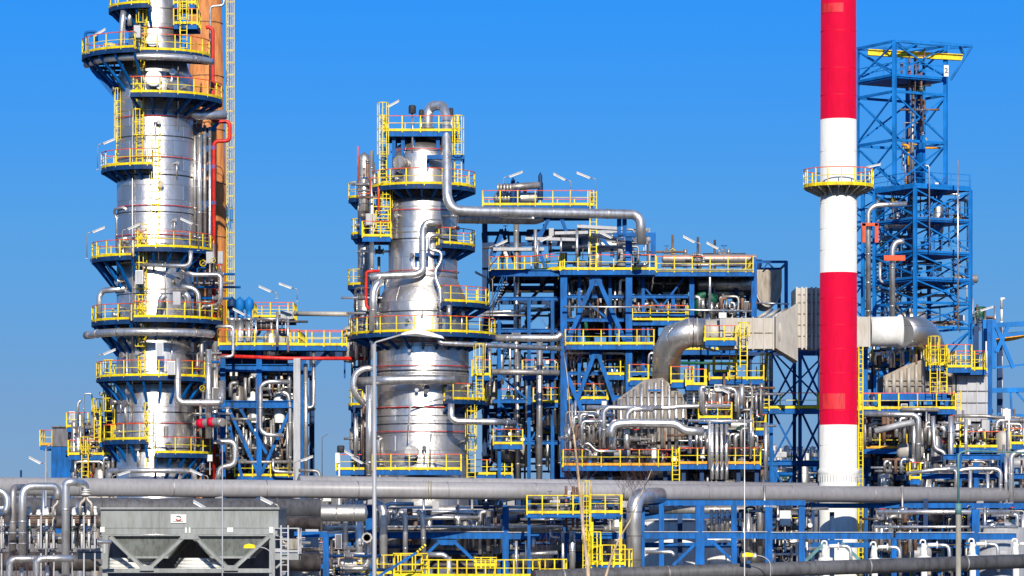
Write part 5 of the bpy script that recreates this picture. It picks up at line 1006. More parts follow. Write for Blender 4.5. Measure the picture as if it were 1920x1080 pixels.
TP = thing('branch_pipe', P(1191, 960, 229.2), 'fat silver branch pipe dropping from the big grey pipe with an elbow', 'pipe'); mb = MB(); mb.sweep(fillet([P(1240, 928, 231), P(1196, 930, 229.6), P(1189, 950, 229.2), P(1189, 1160, 229.2)], .9, 5), .52, 'pipe_silver', 24); mb.build('barrel', TP); mb = MB()
for y in (960, 1005, 1050): mb.lathe(P(1189, y, 229.2), [(.522, -.03), (.54, 0), (.522, .03)], 'pipe_dark', 24)
mb.build('seam_ring', TP); mb = MB(); mb.lathe(P(1270, 926, 193), [(.01, -1.2), (.36, -1.15), (.47, -1.0), (.5, -.2)], 'pipe_grey', 24, axis='x'); 
o = pipe_mb([P(1800, 1056, 168), P(2000, 1036, 172)], .38, 'pipe_grey_dark', 24, bands=0)
BP = big_pipe('low_pipeline', [P(1000, 1083, 165), P(1990, 1050, 176)], .36, 'dark grey pipe rising to the right along the bottom edge', 'pipe_grey_dark', 5.5)
# ================= blue pipe rack
YK = 231.0
RK = thing('pipe_rack', (xx(1200, YK), YK, 0), 'blue pipe rack running under the big grey pipe from the hoppers to the right edge', 'pipe rack')
def rk(px, top, w=.36, Y=YK, mat='blue'): mb = MB(); mb.bar((xx(px, Y), Y, 0), (xx(px, Y), Y, zz(top, Y)), w, w * .9, mat, I=True); mb.build('post', RK)
for px, top, w in ((612, 1003, .36), (693, 942, .5), (948, 947, .42), (1060, 975, .3), (1204, 948, .34), (1312, 948, .6), (1376, 948, .36), (1441, 950, .48), (1503, 950, .4), (1676, 1008, .34), (1829, 955, .5), (1240, 948, .34)): rk(px, top, w)
for px in (560, 760, 860, 1000, 1120, 1275, 1410, 1560, 1735, 1900): rk(px, 935 if px % 20 else 960, .3, YK + 6, 'blue_dark')
for a, b_, y in ((560, 690, 1004), (697, 945, 1004), (951, 1201, 1005), (1207, 1309, 1004), (1316, 1438, 1004), (1445, 1673, 1005), (1679, 1826, 1005), (1833, 1905, 1006)):
    mb = MB(); mb.bar((xx(a, YK), YK - .05, zz(y, YK)), (xx(b_, YK), YK - .05, zz(y, YK)), .3, .42, 'blue', I=False); z = zz(y, YK) + .225
    mb.box(xx(a, YK), xx(b_, YK), YK - .3, YK + .2, z, z + .05, 'panel_grey'); mb.build('beam', RK)
for a, b_, y, Y in ((1204, 1510, 943, YK), (560, 950, 968, YK + 6), (950, 1500, 968, YK + 6), (1500, 1925, 948, YK + 6), (560, 1925, 1022, YK + 6), (985, 1168, 968, YK - 1), (700, 830, 980, YK + 3), (960, 1170, 1004, YK + 3)):
    mb = MB(); mb.bar((xx(a, Y), Y, zz(y, Y)), (xx(b_, Y), Y, zz(y, Y)), .26, .34, 'blue'); mb.build('beam', RK)
for cx_ in (838, 1322, 1562):
    mb = MB(); z = zz(1012, YK); mb.prism([(xx(cx_ - 20, YK), z), (xx(cx_ + 20, YK), z), (xx(cx_ + 12, YK), z - .35), (xx(cx_ - 12, YK), z - .35)], YK - .1, YK + .1, 'blue'); mb.build('gusset', RK)
    for sg in (-1, 1): mb = MB(); mb.bar((xx(cx_ + sg * 16, YK), YK - .02, z - .2), (xx(cx_ + sg * 60, YK), YK - .02, z - 1.7), .2, .2, 'blue' if cx_ < 1500 else 'teal'); mb.build('brace', RK)
for px in (612, 948, 1441, 1829):
    mb = MB()
    for k in range(3): mb.bar((xx(px, YK) - .0, YK + .3, zz(1004, YK) - 1.5 * k), (xx(px, YK), YK + 5.8, zz(1004, YK) - 1.5 * k), .22, .3, 'blue_dark')
    mb.build('cross_beam', RK)
# pipes that ride in the rack (along the rack)
k = 0
for y, Y, r, mt in ((992, 232.5, .22, 'pipe_dull'), (990, 234.0, .3, 'pipe_grey_dark'), (975, 235.5, .38, 'pipe_grey'), (956, 237.0, .3, 'pipe_dull'), (960, 234.0, .16, 'pipe_silver'), (1028, 234.0, .2, 'pipe_dull'), (1040, 236.25, .35, 'pipe_grey_dark'), (1060, 233.25, .25, 'pipe_dark'), (1020, 237.75, .4, 'pipe_dark'), (988, 231.75, .1, 'pipe_silver')):
    for a, b_ in ((560, 1180), (1215, 1520), (1630, 1930)):
        if a == 1215 and (y > 976): continue
        if a == 1630 and r > .27: continue
        if (k * 5) % 7 > 3 and a > 1000: k += 1; continue
        pipe_mb([P(a + (k * 37) % (90 if a < 1000 else 20), y, Y), P(b_ - (k * 53) % (160 if a < 1000 else 40), y, Y)], r, mt, 12, bands=3).build('pipe', RK); k += 1
for l, r in (([(648, 1090, 229.5), (648, 948, 229.5), (660, 940, 230.25)], 5), ([(674, 1090, 229.5), (674, 938, 229.5)], 8), ([(719, 1090, 229.5), (719, 950, 229.5), (700, 940, 230.25)], 8), ([(760, 1090, 229.5), (760, 966, 229.5), (748, 958, 229.5)], 5), ([(795, 1050, 229.5), (793, 968, 229.5), (782, 957, 229.5)], 5), ([(840, 1048, 228.0), (832, 1040, 228.0), (800, 1040, 228.0)], 5), ([(842, 1090, 228.0), (842, 1044, 228.0)], 5),
        ([(1073, 1070, 228.75), (1073, 995, 228.75)], 6), ([(1056, 1090, 228.75), (1055, 996, 228.75)], 3), ([(975, 1040, 228.75), (1045, 1036, 228.75)], 4), ([(1032, 992, 228.75), (1032, 1006, 228.75), (1050, 1008, 228.75)], 2), ([(1210, 1035, 227.25), (1260, 1035, 227.25), (1264, 1042, 227.25)], 3.6), ([(968, 1090, 228.0), (968, 1014, 228.0)], 3), ([(987, 1060, 228.0), (987, 1014, 228.0)], 2.4), ([(600, 1000, 228.75), (648, 996, 229.5)], 2.4)):
    subpipe(RK, l, 229.5, r, 'pipe_silver')
for k in range(4): subpipe(RK, [(1334 + k * 10, 1000, 235.5), (1334 + k * 10, 955, 235.5)], 235.5, 4, 'pipe_silver')
for k in range(3): subpipe(RK, [(1418 + k * 7, 1060, 235.5), (1418 + k * 7, 1026, 235.5)], 235.5, 3.4, 'clad'); 
clutter(RK, 560, 900, 945, 1075, YK + 1, YK + 7, 22, 71, ['pipe_dull', 'pipe_dark', 'blue_dark', 'pipe_silver'], (.05, .2), vess=3, valves=14, boxes=5); clutter(RK, 900, 1200, 945, 1075, YK + 1, YK + 7, 18, 72, ['pipe_dull', 'pipe_dark', 'blue_dark', 'pipe_silver'], (.05, .2), vess=4, valves=14, boxes=6)
RB = thing('valve_station', (xx(1440, 237.75), 237.75, 0), 'valves and short pipes packed behind the right half of the blue rack', 'valve station'); clutter(RB, 1385, 1520, 945, 1070, YK + 2, YK + 7.5, 34, 73, ['pipe_dull', 'pipe_dark', 'pipe_silver', 'blue_dark'], (.05, .16), vess=4, valves=26, boxes=8); clutter(RB, 1640, 1920, 950, 1070, YK + 4, YK + 12, 18, 74, ['pipe_dull', 'pipe_dark', 'blue', 'pipe_silver'], (.05, .15), vess=2, valves=14, boxes=6)
# ================= yellow stair platforms below the main pipe
YY = 226.0
YPf = thing('access_platform', (xx(1075, YY), YY, 0), 'yellow railed access platform and caged ladder behind the bare tree', 'platform')
kw = dict(col='yellow', top='yellow', edge='yellow', name='platform')
flat_platform(YPf, 988, 1104, 962, YY - .5, YY + 2, sides='flr', h=1.15, bmat='blue', beam=.2, post=1.0, **kw); flat_platform(YPf, 1106, 1166, 961, YY - .2, YY + 1.6, sides='flr', h=1.15, bmat='blue', beam=.2, post=1.0, **kw); flat_platform(YPf, 1106, 1172, 1058, YY - .5, YY + 1.5, sides='flrb', h=1.25, bmat='blue', beam=.22, post=.8, **kw)
ladder_mb((xx(1099, YY), YY - .7), 3.4, zz(926, YY), (0, -1, 0), w=.45, th=.75).build('ladder', YPf); ladder_mb((xx(1112, YY), YY - .9), 2, zz(1000, YY), (.2, -1, 0), w=.4).build('ladder', YPf)
for x in (992, 1100, 1164, 1110): mb = MB(); mb.bar((xx(x, YY), YY + .5, 0), (xx(x, YY), YY + .5, zz(966, YY)), .2, .2, 'yellow' if x > 1099 else 'blue'); mb.build('post', YPf)
clutter(YPf, 1000, 1160, 930, 955, YY + .4, YY + 1.6, 8, 75, ['pipe_rust', 'pipe_dull', 'blue'], (.04, .09), valves=7, boxes=2, tall=.7)
FN = thing('guard_railing', (xx(860, 192), 192, 0), 'row of bright yellow guard railings along the bottom edge of the picture', 'railing')
mb = MB()
for i, (a, b_, y, h, Y) in enumerate(((664, 690, 1074, 1.05, 193), (706, 790, 1076, 1.05, 193), (738, 800, 1082, 1.3, 191), (792, 1012, 1082, .95, 191), (1010, 1062, 1086, 1.1, 192), (890, 930, 1062, .5, 194), (1150, 1185, 1070, 1.2, 194))):
    m2 = MB(); z = zz(y, Y); ph = [(xx(a, Y), Y + 1.2, z), (xx(a, Y), Y, z), (xx(b_, Y), Y, z), (xx(b_, Y), Y + 1.2, z)]; railing_mb(ph, h, mb=m2, top='yellow', post=.52 if a > 790 else .8); 
    for x in (a + 3, b_ - 3): m2.bar((xx(x, Y), Y + .6, 0), (xx(x, Y), Y + .6, z), .1, .1, 'yellow')
    m2.build('railing_panel', FN)
m2 = MB(); 
for i in range(8):
    t0_, t1_ = i / 8, (i + 1) / 8; a = P(798, 1021, 189); c = P(780, 1037, 189); m2.bar(a.lerp(c, t0_), a.lerp(c, t1_), .13, .13, 'dark' if i % 2 else 'yellow')
m2.bar(P(780, 1037, 189), P(700, 1086, 189), .13, .13, 'blue'); tag(m2.build('barrier_boom', at=P(798, 1021, 189)), 'slanting blue boom whose top end is striped yellow and black', 'boom')

# ================= left foreground: silver loops and valve racks
YF = 166.0; SF = YF / F
LP = thing('pipe_loop', P(125, 1100, YF), 'tallest silver pipe loop in front of the hoppers, forking into two at its right end', 'pipe'); WL[LP.name].z = 0; LP.location.z = 0
subpipe(LP, [(123, 1200, YF), (123, 906, YF), (136, 903, YF), (160, 908, YF + 1.2), (161, 930, YF + 1.2)], YF, 7.5, 'pipe_silver', name='barrel', bend=.5, n=16)
for sx in (-1, 1): subpipe(LP, [(161, 925, YF + 1.2), (161 + sx * 3, 938, YF + 1.2), (161 + sx * 11, 944, YF + 1.2), (161 + sx * 11, 966, YF + 1.2)], YF, 3.4, 'clad_warm', name='fork', bend=.2)
mb = MB()
for y in (918, 922, 927): mb.lathe(P(161, y, YF + 1.2), [(.15, -.03), (.26, 0), (.15, .03)], 'white', 14)
mb.build('flange', LP)
for (a, b_, top_, lab) in ((42, 108, 912, 'broad silver pipe loop with a long flat top left of the tallest loop'), (24, 60, 914, 'dull silver pipe riser tucked behind the left leg of the broad loop')):
    o = thing('pipe_loop', (xx(a, YF), YF, 0), lab, 'pipe'); 
    if a == 42: subpipe(o, [(a, 1044, YF), (a, top_, YF), (b_, top_, YF + .6), (b_, 936, YF + .6)], YF, 7.2, 'pipe_silver', name='barrel', bend=.55, n=16); subpipe(o, [(108, 932, YF + .6), (108, 944, YF + .6), (100, 950, YF + .6), (99, 970, YF + .6)], YF, 3, 'clad_warm', name='fork', bend=.2)
    else: subpipe(o, [(a, 1044, YF + 1), (a, top_, YF + 1), (46, top_, YF + 3)], YF, 6.5, 'pipe_dull', name='barrel', bend=.5, n=16)
    mb = MB()
    for y in (1000, 1020): mb.tube(P(a, y, YF), P(a, y - 2, YF), 7.6 * SF, 'panel_grey', 14)
    mb.build('band', o)
for l, lab in (([(-10, 921, YF), (4, 921, YF), (13, 932, YF), (14, 950, YF), (8, 962, YF)], 'short silver elbow cut by the left picture edge'), ([(18, 1200, YF - 1), (18, 1053, YF - 1), (28, 1048, YF - 1), (90, 1048, YF - 1)], 'low silver pipe bending right near the bottom left corner'), ([(68, 1200, YF - 2), (68, 1052, YF - 2), (80, 1047, YF - 2), (140, 1047, YF - 2)], 'second low silver pipe bending right, in front of the tallest loop'), ([(40, 1200, YF), (40, 1064, YF)], 'short upright pipe stub between the two low bent pipes'), ([(88, 1200, YF), (88, 1060, YF)], 'thin upright stub beside the second low bent pipe')):
    PIPE(l, YF, 6.5 if len(l) > 2 else 4, lab, 'pipe_silver', bend=.45)
for a, b_, lab in ((48, 106, 'ribbed brown valve header left of the tallest silver loop'), (132, 183, 'ribbed brown valve header right of the tallest silver loop'), (-20, 8, 'ribbed brown valve header cut by the left edge')):
    o = thing('valve_header', (xx((a + b_) / 2, YF + 2), YF + 2, 0), lab, 'valve header'); mb = MB()
    for k in range(4): mb.tube(P(a, 967 + k * 4.2, YF + 2), P(b_, 967 + k * 4.2, YF + 2), .05, 'pipe_rust' if k % 2 else 'duct_dark', 8)
    mb.build('header', o); w = b_ - a
    mb = MB()
    for x in (a + 3, a + w * .5, b_ - 5): mb.bar((xx(x, YF + 1.8), YF + 1.8, 0), (xx(x, YF + 1.8), YF + 1.8, zz(968, YF + 1.8)), .07, .07, 'panel_grey')
    bx(mb, a, b_ - 4, 1028, 1030, YF + 1.4, YF + 2.6, 'panel_dark'); bx(mb, a + w * .3, b_, 1018, 1028, YF + 2.8, YF + 2.9, 'panel_grey'); mb.build('frame', o)
    for k, t_ in enumerate((.12, .42, .68, .9)):
        p = P(a + w * t_, 991, YF + 2); mb = MB(); mb.tube(p + Vector((0, 0, -1)), p + Vector((0, 0, .45)), .06, 'white', 8); valve_mb(p, (0, 0, 1), .15, ['green', 'panel_dark', 'blue', 'panel_grey'][k], mb); mb.build('valve', o)
        p = P(a + w * t_, 962, YF + 2); mb = MB(); mb.lathe(p, [(.05, -.12), (.14, -.1), (.14, .0), (.1, .04), (.1, .25), (.15, .28), (.02, .34)], 'white', 10); mb.build('vent_head', o)
    clutter(o, a + 2, b_ - 2, 975, 1024, YF + 2.2, YF + 3.5, 7, 80 + a, ['pipe_silver', 'pipe_dull', 'pipe_dark'], (.03, .07), valves=4, tall=.7)
# pale bulbs on the pipes behind, and big dark pipes behind the loops
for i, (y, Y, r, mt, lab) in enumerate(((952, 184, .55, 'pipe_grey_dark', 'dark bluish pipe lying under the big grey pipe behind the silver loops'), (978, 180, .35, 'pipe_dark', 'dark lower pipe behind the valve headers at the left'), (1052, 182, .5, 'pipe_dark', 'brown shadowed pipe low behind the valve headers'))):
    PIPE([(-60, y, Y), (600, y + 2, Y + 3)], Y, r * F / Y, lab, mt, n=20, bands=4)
# ================= hopper building
YG = 172.0
HP = thing('hopper', (xx(355, YG), YG + 3, 0), 'grey green steel hopper bin on raked legs with a small white logo plate', 'hopper')
mb = MB(); bx(mb, 189, 522, 955, 990, YG, YG + 6, 'hopper'); bx(mb, 187, 524, 951, 955, YG - .15, YG + 6.2, 'hopper'); bx(mb, 190, 520, 990.6, 1002, YG - .06, YG + 6, 'hopper'); bx(mb, 188, 522, 1002.4, 1005, YG - .2, YG + 6.1, 'hopper')
for x in (240, 298, 352, 396, 450): bx(mb, x - .6, x + .6, 956, 989, YG - .03, YG - .002, 'hopper')
mb.build('bin', HP); mb = MB()
for a, b_ in ((205, 350), (356, 505)):
    m_ = (a + b_) / 2; A = P(a, 1005, YG + .4); B = P(b_, 1005, YG + .4); z0 = P(0, 1044, YG).z; c0, c1 = P(m_ - 38, 0, YG).x, P(m_ + 38, 0, YG).x
    vs = [(A.x, YG + .02, A.z), (B.x, YG + .02, A.z), (B.x, YG + 5.6, A.z), (A.x, YG + 5.6, A.z), (c0, YG + .45, z0), (c1, YG + .45, z0), (c1, YG + 4.4, z0), (c0, YG + 4.4, z0)]
    mb.add(vs, [(0, 1, 5, 4), (1, 2, 6, 5), (2, 3, 7, 6), (3, 0, 4, 7), (4, 5, 6, 7), (3, 2, 1, 0)], 'hopper_dark')
    bx(mb, m_ - 38, m_ + 38, 1043, 1047, YG + .4, YG + 4.5, 'hopper')
mb.build('funnel', HP)
for m_ in (245, 377):
    mb = MB(); 
    for k in range(4): p = P(m_, 1046 + k * 6, YG + 2); r = (44 - k * 0 + k * 3) * YG / F; mb.lathe(p, [(r * .96, 0), (r, -.02), (r, -.14), (r * .96, -.155)], 'white', 28)
    mb.build('cover', HP)
mb = MB(); bx(mb, 186, 524, 1006, 1200, YG + 6.4, YG + 6.6, 'panel_dark'); mb.v = [(v[0], v[1], max(v[2], 0)) for v in mb.v]; mb.build('shade_sheet', HP)  # added dark sheet, stands in for the shade between the hopper legs
mb = MB()
for x in (199, 511): mb.bar((xx(x, YG), YG - .3, 0), (xx(x, YG), YG - .3, zz(1003, YG)), .26, .26, 'hopper', I=True)
bx(mb, 200, 510, 1066, 1074, YG - .5, YG - .25, 'hopper'); mb.build('support_frame', HP)
for q in ((207, 1006, 268, 1064), (345, 1006, 282, 1064), (366, 1006, 426, 1064), (504, 1006, 440, 1064)): mb = MB(); mb.bar(P(q[0], q[1], YG - .55), P(q[2], q[3], YG - .55), .13, .2, 'hopper', I=True); mb.build('brace', HP); mb = MB(); mb.bar(P(q[0] + 14 * (1 if q[2] > q[0] else -1), q[1] + 2, YG + 5.6), P(q[2] + 6, q[3], YG + 5.6), .2, .2, 'hopper_dark'); mb.build('brace', HP)
mb = MB(); bx(mb, 338, 372, 1002, 1011, YG - .62, YG - .5, 'hopper'); bx(mb, 262, 288, 1060, 1070, YG - .66, YG - .57, 'hopper'); bx(mb, 420, 446, 1060, 1070, YG - .66, YG - .57, 'hopper'); mb.build('gusset', HP)
mb = MB(); bx(mb, 320, 349, 964.5, 980.5, YG - .06, YG - .035, 'white'); sg = mb.build('sign', HP); mb = MB(); p = P(334, 972, YG - .075)
mb.sweep([p + Vector((math.cos(R(a)) * .13, 0, math.sin(R(a)) * .09 + .02)) for a in range(10, 150, 20)], .025, 'dark', 6); mb.sweep([p + Vector((math.cos(R(a)) * .12 + .02, 0, math.sin(R(a)) * .08 - .02)) for a in range(190, 370, 20)], .035, 'red', 6); mb.bar(p + Vector((-.28, 0, -.14)), p + Vector((.24, 0, -.14)), .012, .02, 'green'); mb.build('emblem', sg)
for x0_, x1_, y0_, y1_ in ((426, 437, 989, 998), (347, 350, 989, 999), (354, 357, 989, 999), (188, 196, 988, 998), (505, 512, 988, 999)): mb = MB(); bx(mb, x0_, x1_, y0_, y1_, YG - .1, YG - .064, 'white'); mb.build('plate', HP)
HG = thing('service_platform', (xx(537, YG), YG, 0), 'small grey railed service platform on the right side of the hopper', 'platform')
flat_platform(HG, 514, 560, 1034, YG - .2, YG + 1.4, sides='flr', h=1.15, top='panel_grey', col='panel_grey', edge='panel_grey', bmat='hopper'); mb = MB(); bx(mb, 534, 558, 1010, 1030, YG - .3, YG - .26, 'pole_tan'); mb.build('kick_panel', HG); ladder_mb((xx(535, YG), YG - .35), 2, zz(985, YG), (0, -1, 0), w=.35, cage=False, col='panel_grey').build('ladder', HG)
mb = MB(); mb.bar(P(517, 1065, YG), P(546, 1040, YG), .1, .1, 'hopper'); mb.build('brace', HG)
HL = thing('grey_railing', (xx(165, YG), YG, 0), 'grey landing with thin rails left of the hopper', 'platform'); flat_platform(HL, 146, 196, 1033, YG - .4, YG + 1, sides='f', h=.5, top='panel_grey', col='panel_grey', edge='panel_grey', bmat='hopper'); mb = MB(); mb.bar(P(156, 1036, YG), P(196, 1066, YG), .12, .12, 'hopper'); mb.build('brace', HL)
# between the hopper and the rack
BU = thing('blue_portal', (xx(575, 182), 182, 0), 'blue steel portal with a round column just right of the hopper', 'steel frame')
mb = MB(); mb.tube((xx(540, 190), 190, 0), P(540, 945, 190), .24, 'blue', 14); mb.lathe(P(540, 945, 190), [(.24, -.1), (.42, 0), (.42, .2), (.01, .22)], 'blue', 14); mb.build('round_post', BU)
for l, w in (([(552, 1002), (614, 1002)], .3), ([(545, 1038), (590, 1070)], .2), ([(582, 1062), (610, 1062)], .24), ([(490, 1090), (490, 1035)], .25)): mb = MB(); mb.bar(P(*l[0], 185), P(*l[1], 185), w, w, 'blue'); mb.build('beam', BU)
mb = MB(); mb.bar((xx(611, 185), 185, 0), (xx(611, 185), 185, zz(1000, 185)), .3, .3, 'blue'); mb.build('post', BU); clutter(BU, 460, 690, 1008, 1076, 186, 194, 26, 91, ['pipe_dull', 'pipe_dark', 'blue_dark', 'pipe_silver'], (.05, .2), vess=4, valves=10, boxes=5)
hvessel(BU, 560, 690, 962, 200, 16, 'clad_grey', noz=False)
# ================= white pump heads bottom right
for i, (x, y, lab) in enumerate(((1548, 1034, 'white hooked pump head partly hidden left of the chimney base'), (1640, 1036, 'white hooked pump head just right of the chimney base'), (1733, 1032, 'white hooked pump head left of the tan concrete pole'), (1824, 1030, 'white hooked pump head right of the tan concrete pole'), (1905, 1030, 'white hooked pump head at the right picture edge'))):
    Y = 200; o = thing('pump_head', (xx(x, Y), Y, 0), lab, 'pump', 'white pump heads in a row at the lower right'); p = P(x, y + 12, Y)
    mb = MB(); mb.lathe(p, [(.42, -.25), (.42, 0), (.3, .02), (.16, .1), (.14, .5), (.18, .55), (.18, .68), (.02, .72)], 'white', 18); mb.tube((p.x, p.y, 0), p - Vector((0, 0, .2)), .18, 'white', 12); mb.build('body', o)
    mb = MB(); q = P(x - 8, y - 16, Y); mb.sweep(fillet([q + Vector((0, 0, -.1)), q + Vector((.05, 0, .12)), q + Vector((.3, 0, .1)), q + Vector((.36, 0, -.9))], .12), .05, 'white', 8); mb.tube(q + Vector((.1, 0, -.75)), q + Vector((.22, 0, -.1)), .13, 'white', 10); mb.build('hook', o)
    mb = MB(); q = P(x + 6, y - 10, Y); mb.tube(q, q + Vector((.55, 0, .02)), .11, 'white', 10); mb.lathe(q + Vector((.5, 0, 0)), [(.11, 0), (.22, .01), (.22, .08), (.11, .09)], 'white', 12, axis='x'); mb.build('nozzle', o)
    pipe_mb([q + Vector((.5, 0, 0)), q + Vector((1.25, 0, 0)), q + Vector((1.3, 0, -1.6))], .1, 'pipe_silver', bend=.35, bands=0).build('outlet_pipe', o)
# white tanks behind the rack
def tank(px, Y, rpx, top, label, mat='white', cone=6):
    s_ = Y / F; x = xx(px, Y); r = rpx * s_; z = zz(top, Y); t_ = thing('storage_tank', (x, Y + r, 0), label, 'tank'); mb = MB(); mb.lathe((x, Y + r, 0), [(r, 0), (r, z), (r * .6, z + cone * s_ * .5), (.01, z + cone * s_)], mat, 48); mb.build('shell', t_); mb = MB()
    for k in range(1, 4): mb.lathe((x, Y + r, z * k / 4), [(r + .002, -.03), (r + .03, 0), (r + .002, .03)], mat, 48)
    mb.lathe((x, Y + r, z), [(r + .002, -.08), (r + .08, 0), (r * .98, .05)], 'panel_grey', 48); mb.build('rim', t_); return t_
tank(1264, 239.5, 66, 976, 'white tank between the branch pipe and the wide blue post, under the rack'); tank(1345, 244, 40, 1008, 'small white tank low behind the wide blue post of the rack'); tank(1880, 234, 50, 990, 'pale tank low at the far right under the manifold', 'panel_grey')
# background: low plant far behind, closing the view under the big pipe
for i, (a, b_, top_, Y, lab) in enumerate(((-60, 330, 905, 300, 'long dark shed far behind the loops and hopper'), (330, 620, 900, 305, 'dark far shed seen behind the gap between the two columns'), (600, 1010, 905, 310, 'low dark far shed behind the foot of the domed column'), (1000, 1460, 915, 315, 'dark far shed behind the furnace'), (1440, 1990, 915, 312, 'dark far shed behind the chimney and tan tank'))):
    o = thing('shed', (xx((a + b_) / 2, Y), Y, 0), lab, 'shed'); mb = MB(); bx(mb, a, b_ - 4, top_, 1160, Y, Y + 20, 'panel_dark'); mb.v = [(v[0], v[1], max(v[2], 0)) for v in mb.v]; mb.build('wall', o); mb = MB(); bx(mb, a - 3, b_ - 2, top_ - 3, top_, Y - .3, Y + 20, 'dark'); mb.build('roof', o)
    clutter(o, a + 8, b_ - 10, top_ + 4, 1000, Y - 8, Y - 1, 22, 100 + i, ['pipe_dull', 'pipe_dark', 'blue_dark', 'pipe_silver'], (.08, .3), vess=5, valves=4, boxes=5)
for i in range(8):
    x = 1452 + i * 12; Y = 330; t_ = tank(x, Y, 5.5, 836 + (i * 5) % 9, 'small distant silver tank seen through the blue trestle', 'clad_grey', 3); t_['group'] = 'distant tanks through the trestle'
for x, y in ((1455, 860), (1475, 868), (1515, 862)): pass
TB = thing('distant_rack', (xx(1495, 300), 300, 0), 'far pipework seen low through the blue trestle', 'steel structure'); clutter(TB, 1448, 1540, 850, 905, 290, 300, 20, 120, ['pipe_dull', 'pipe_dark', 'green', 'white', 'blue'], (.06, .2), vess=3, valves=10, boxes=5, tall=.6); frame(TB, [(1452, 868, None), (1538, 868, None)], [(870, 1448, 1542)], 290, 298, .4, 'blue', .4)

# ================= poles, lamps
o = thing('street_lamp', P(702, 1000, 80) - Vector((0, 0, HC)), 'tall grey street lamp in front of the domed column, arm pointing right', 'street lamp'); mb = MB(); mb.sweep([(xx(702, 80), 80, 0), (xx(702, 80), 80, zz(645, 80))], .062, 'panel_grey', 12, r2=.04); mb.build('pole', o)
mb = MB(); mb.sweep(fillet([P(702, 650, 80), P(703, 642, 80), P(755, 627, 80)], .2), .022, 'panel_grey', 8); mb.build('arm', o); mb = MB(); q = P(752, 629, 80); mb.add([(q.x, 79.85, q.z + .0), (q.x + .35, 79.75, q.z + .03), (q.x + 1.0, 79.8, q.z - .08), (q.x + 1.0, 80.15, q.z - .08), (q.x + .35, 80.25, q.z + .03), (q.x, 80.15, q.z), (q.x + .02, 79.88, q.z + .05), (q.x + .4, 79.82, q.z + .16), (q.x + .95, 79.85, q.z - .02), (q.x + .95, 80.1, q.z - .02), (q.x + .4, 80.18, q.z + .16), (q.x + .02, 80.12, q.z + .05)],
    [(5, 4, 3, 2, 1, 0), (6, 7, 8, 9, 10, 11)] + [(i, (i + 1) % 6, 6 + (i + 1) % 6, 6 + i) for i in range(6)], 'white'); mb.build('lamp_head', o)
o = thing('street_lamp', P(1797, 1000, 100) - Vector((0, 0, HC)), 'tan concrete lamp post with a thin teal top and arm at the lower right', 'street lamp'); mb = MB(); mb.sweep([(xx(1797, 100), 100, 0), (xx(1797, 100), 100, zz(962, 100))], .085, 'pole_tan', 14, r2=.075); mb.build('post', o)
mb = MB(); mb.tube(P(1797, 964, 100), P(1797, 944, 100), .095, 'teal', 12); mb.sweep(fillet([P(1797, 946, 100), P(1797, 850, 100), P(1812, 845, 100), P(1935, 849, 99)], .25), .035, 'teal', 10, r2=.025); mb.build('arm', o)
mb = MB(); q = P(1935, 849, 99); mb.bar(q, q + Vector((.7, 0, .02)), .26, .12, 'panel_grey'); mb.build('lamp_head', o)
for px, top_, Y, r, lab in ((1396, 775, 140, .022, 'thin white mast crossing the big grey pipe near the four silver tubes'), (417, 835, 150, .03, 'thin pale mast in front of the big grey pipe above the hopper'), (86, 842, 180, .05, 'thin grey post with a cap left of the blue clad block')):
    b0 = Vector((xx(px, Y), Y, 0)); mb = MB(); mb.sweep([b0, (b0.x, Y, zz(top_, Y))], r * 1.2, 'white' if px > 1000 else 'panel_grey', 8, r2=r * .7); mb.box(b0.x - .1, b0.x + .1, Y - .1, Y + .1, 0, .3, 'concrete'); tag(mb.build('mast', at=b0), lab, 'mast')
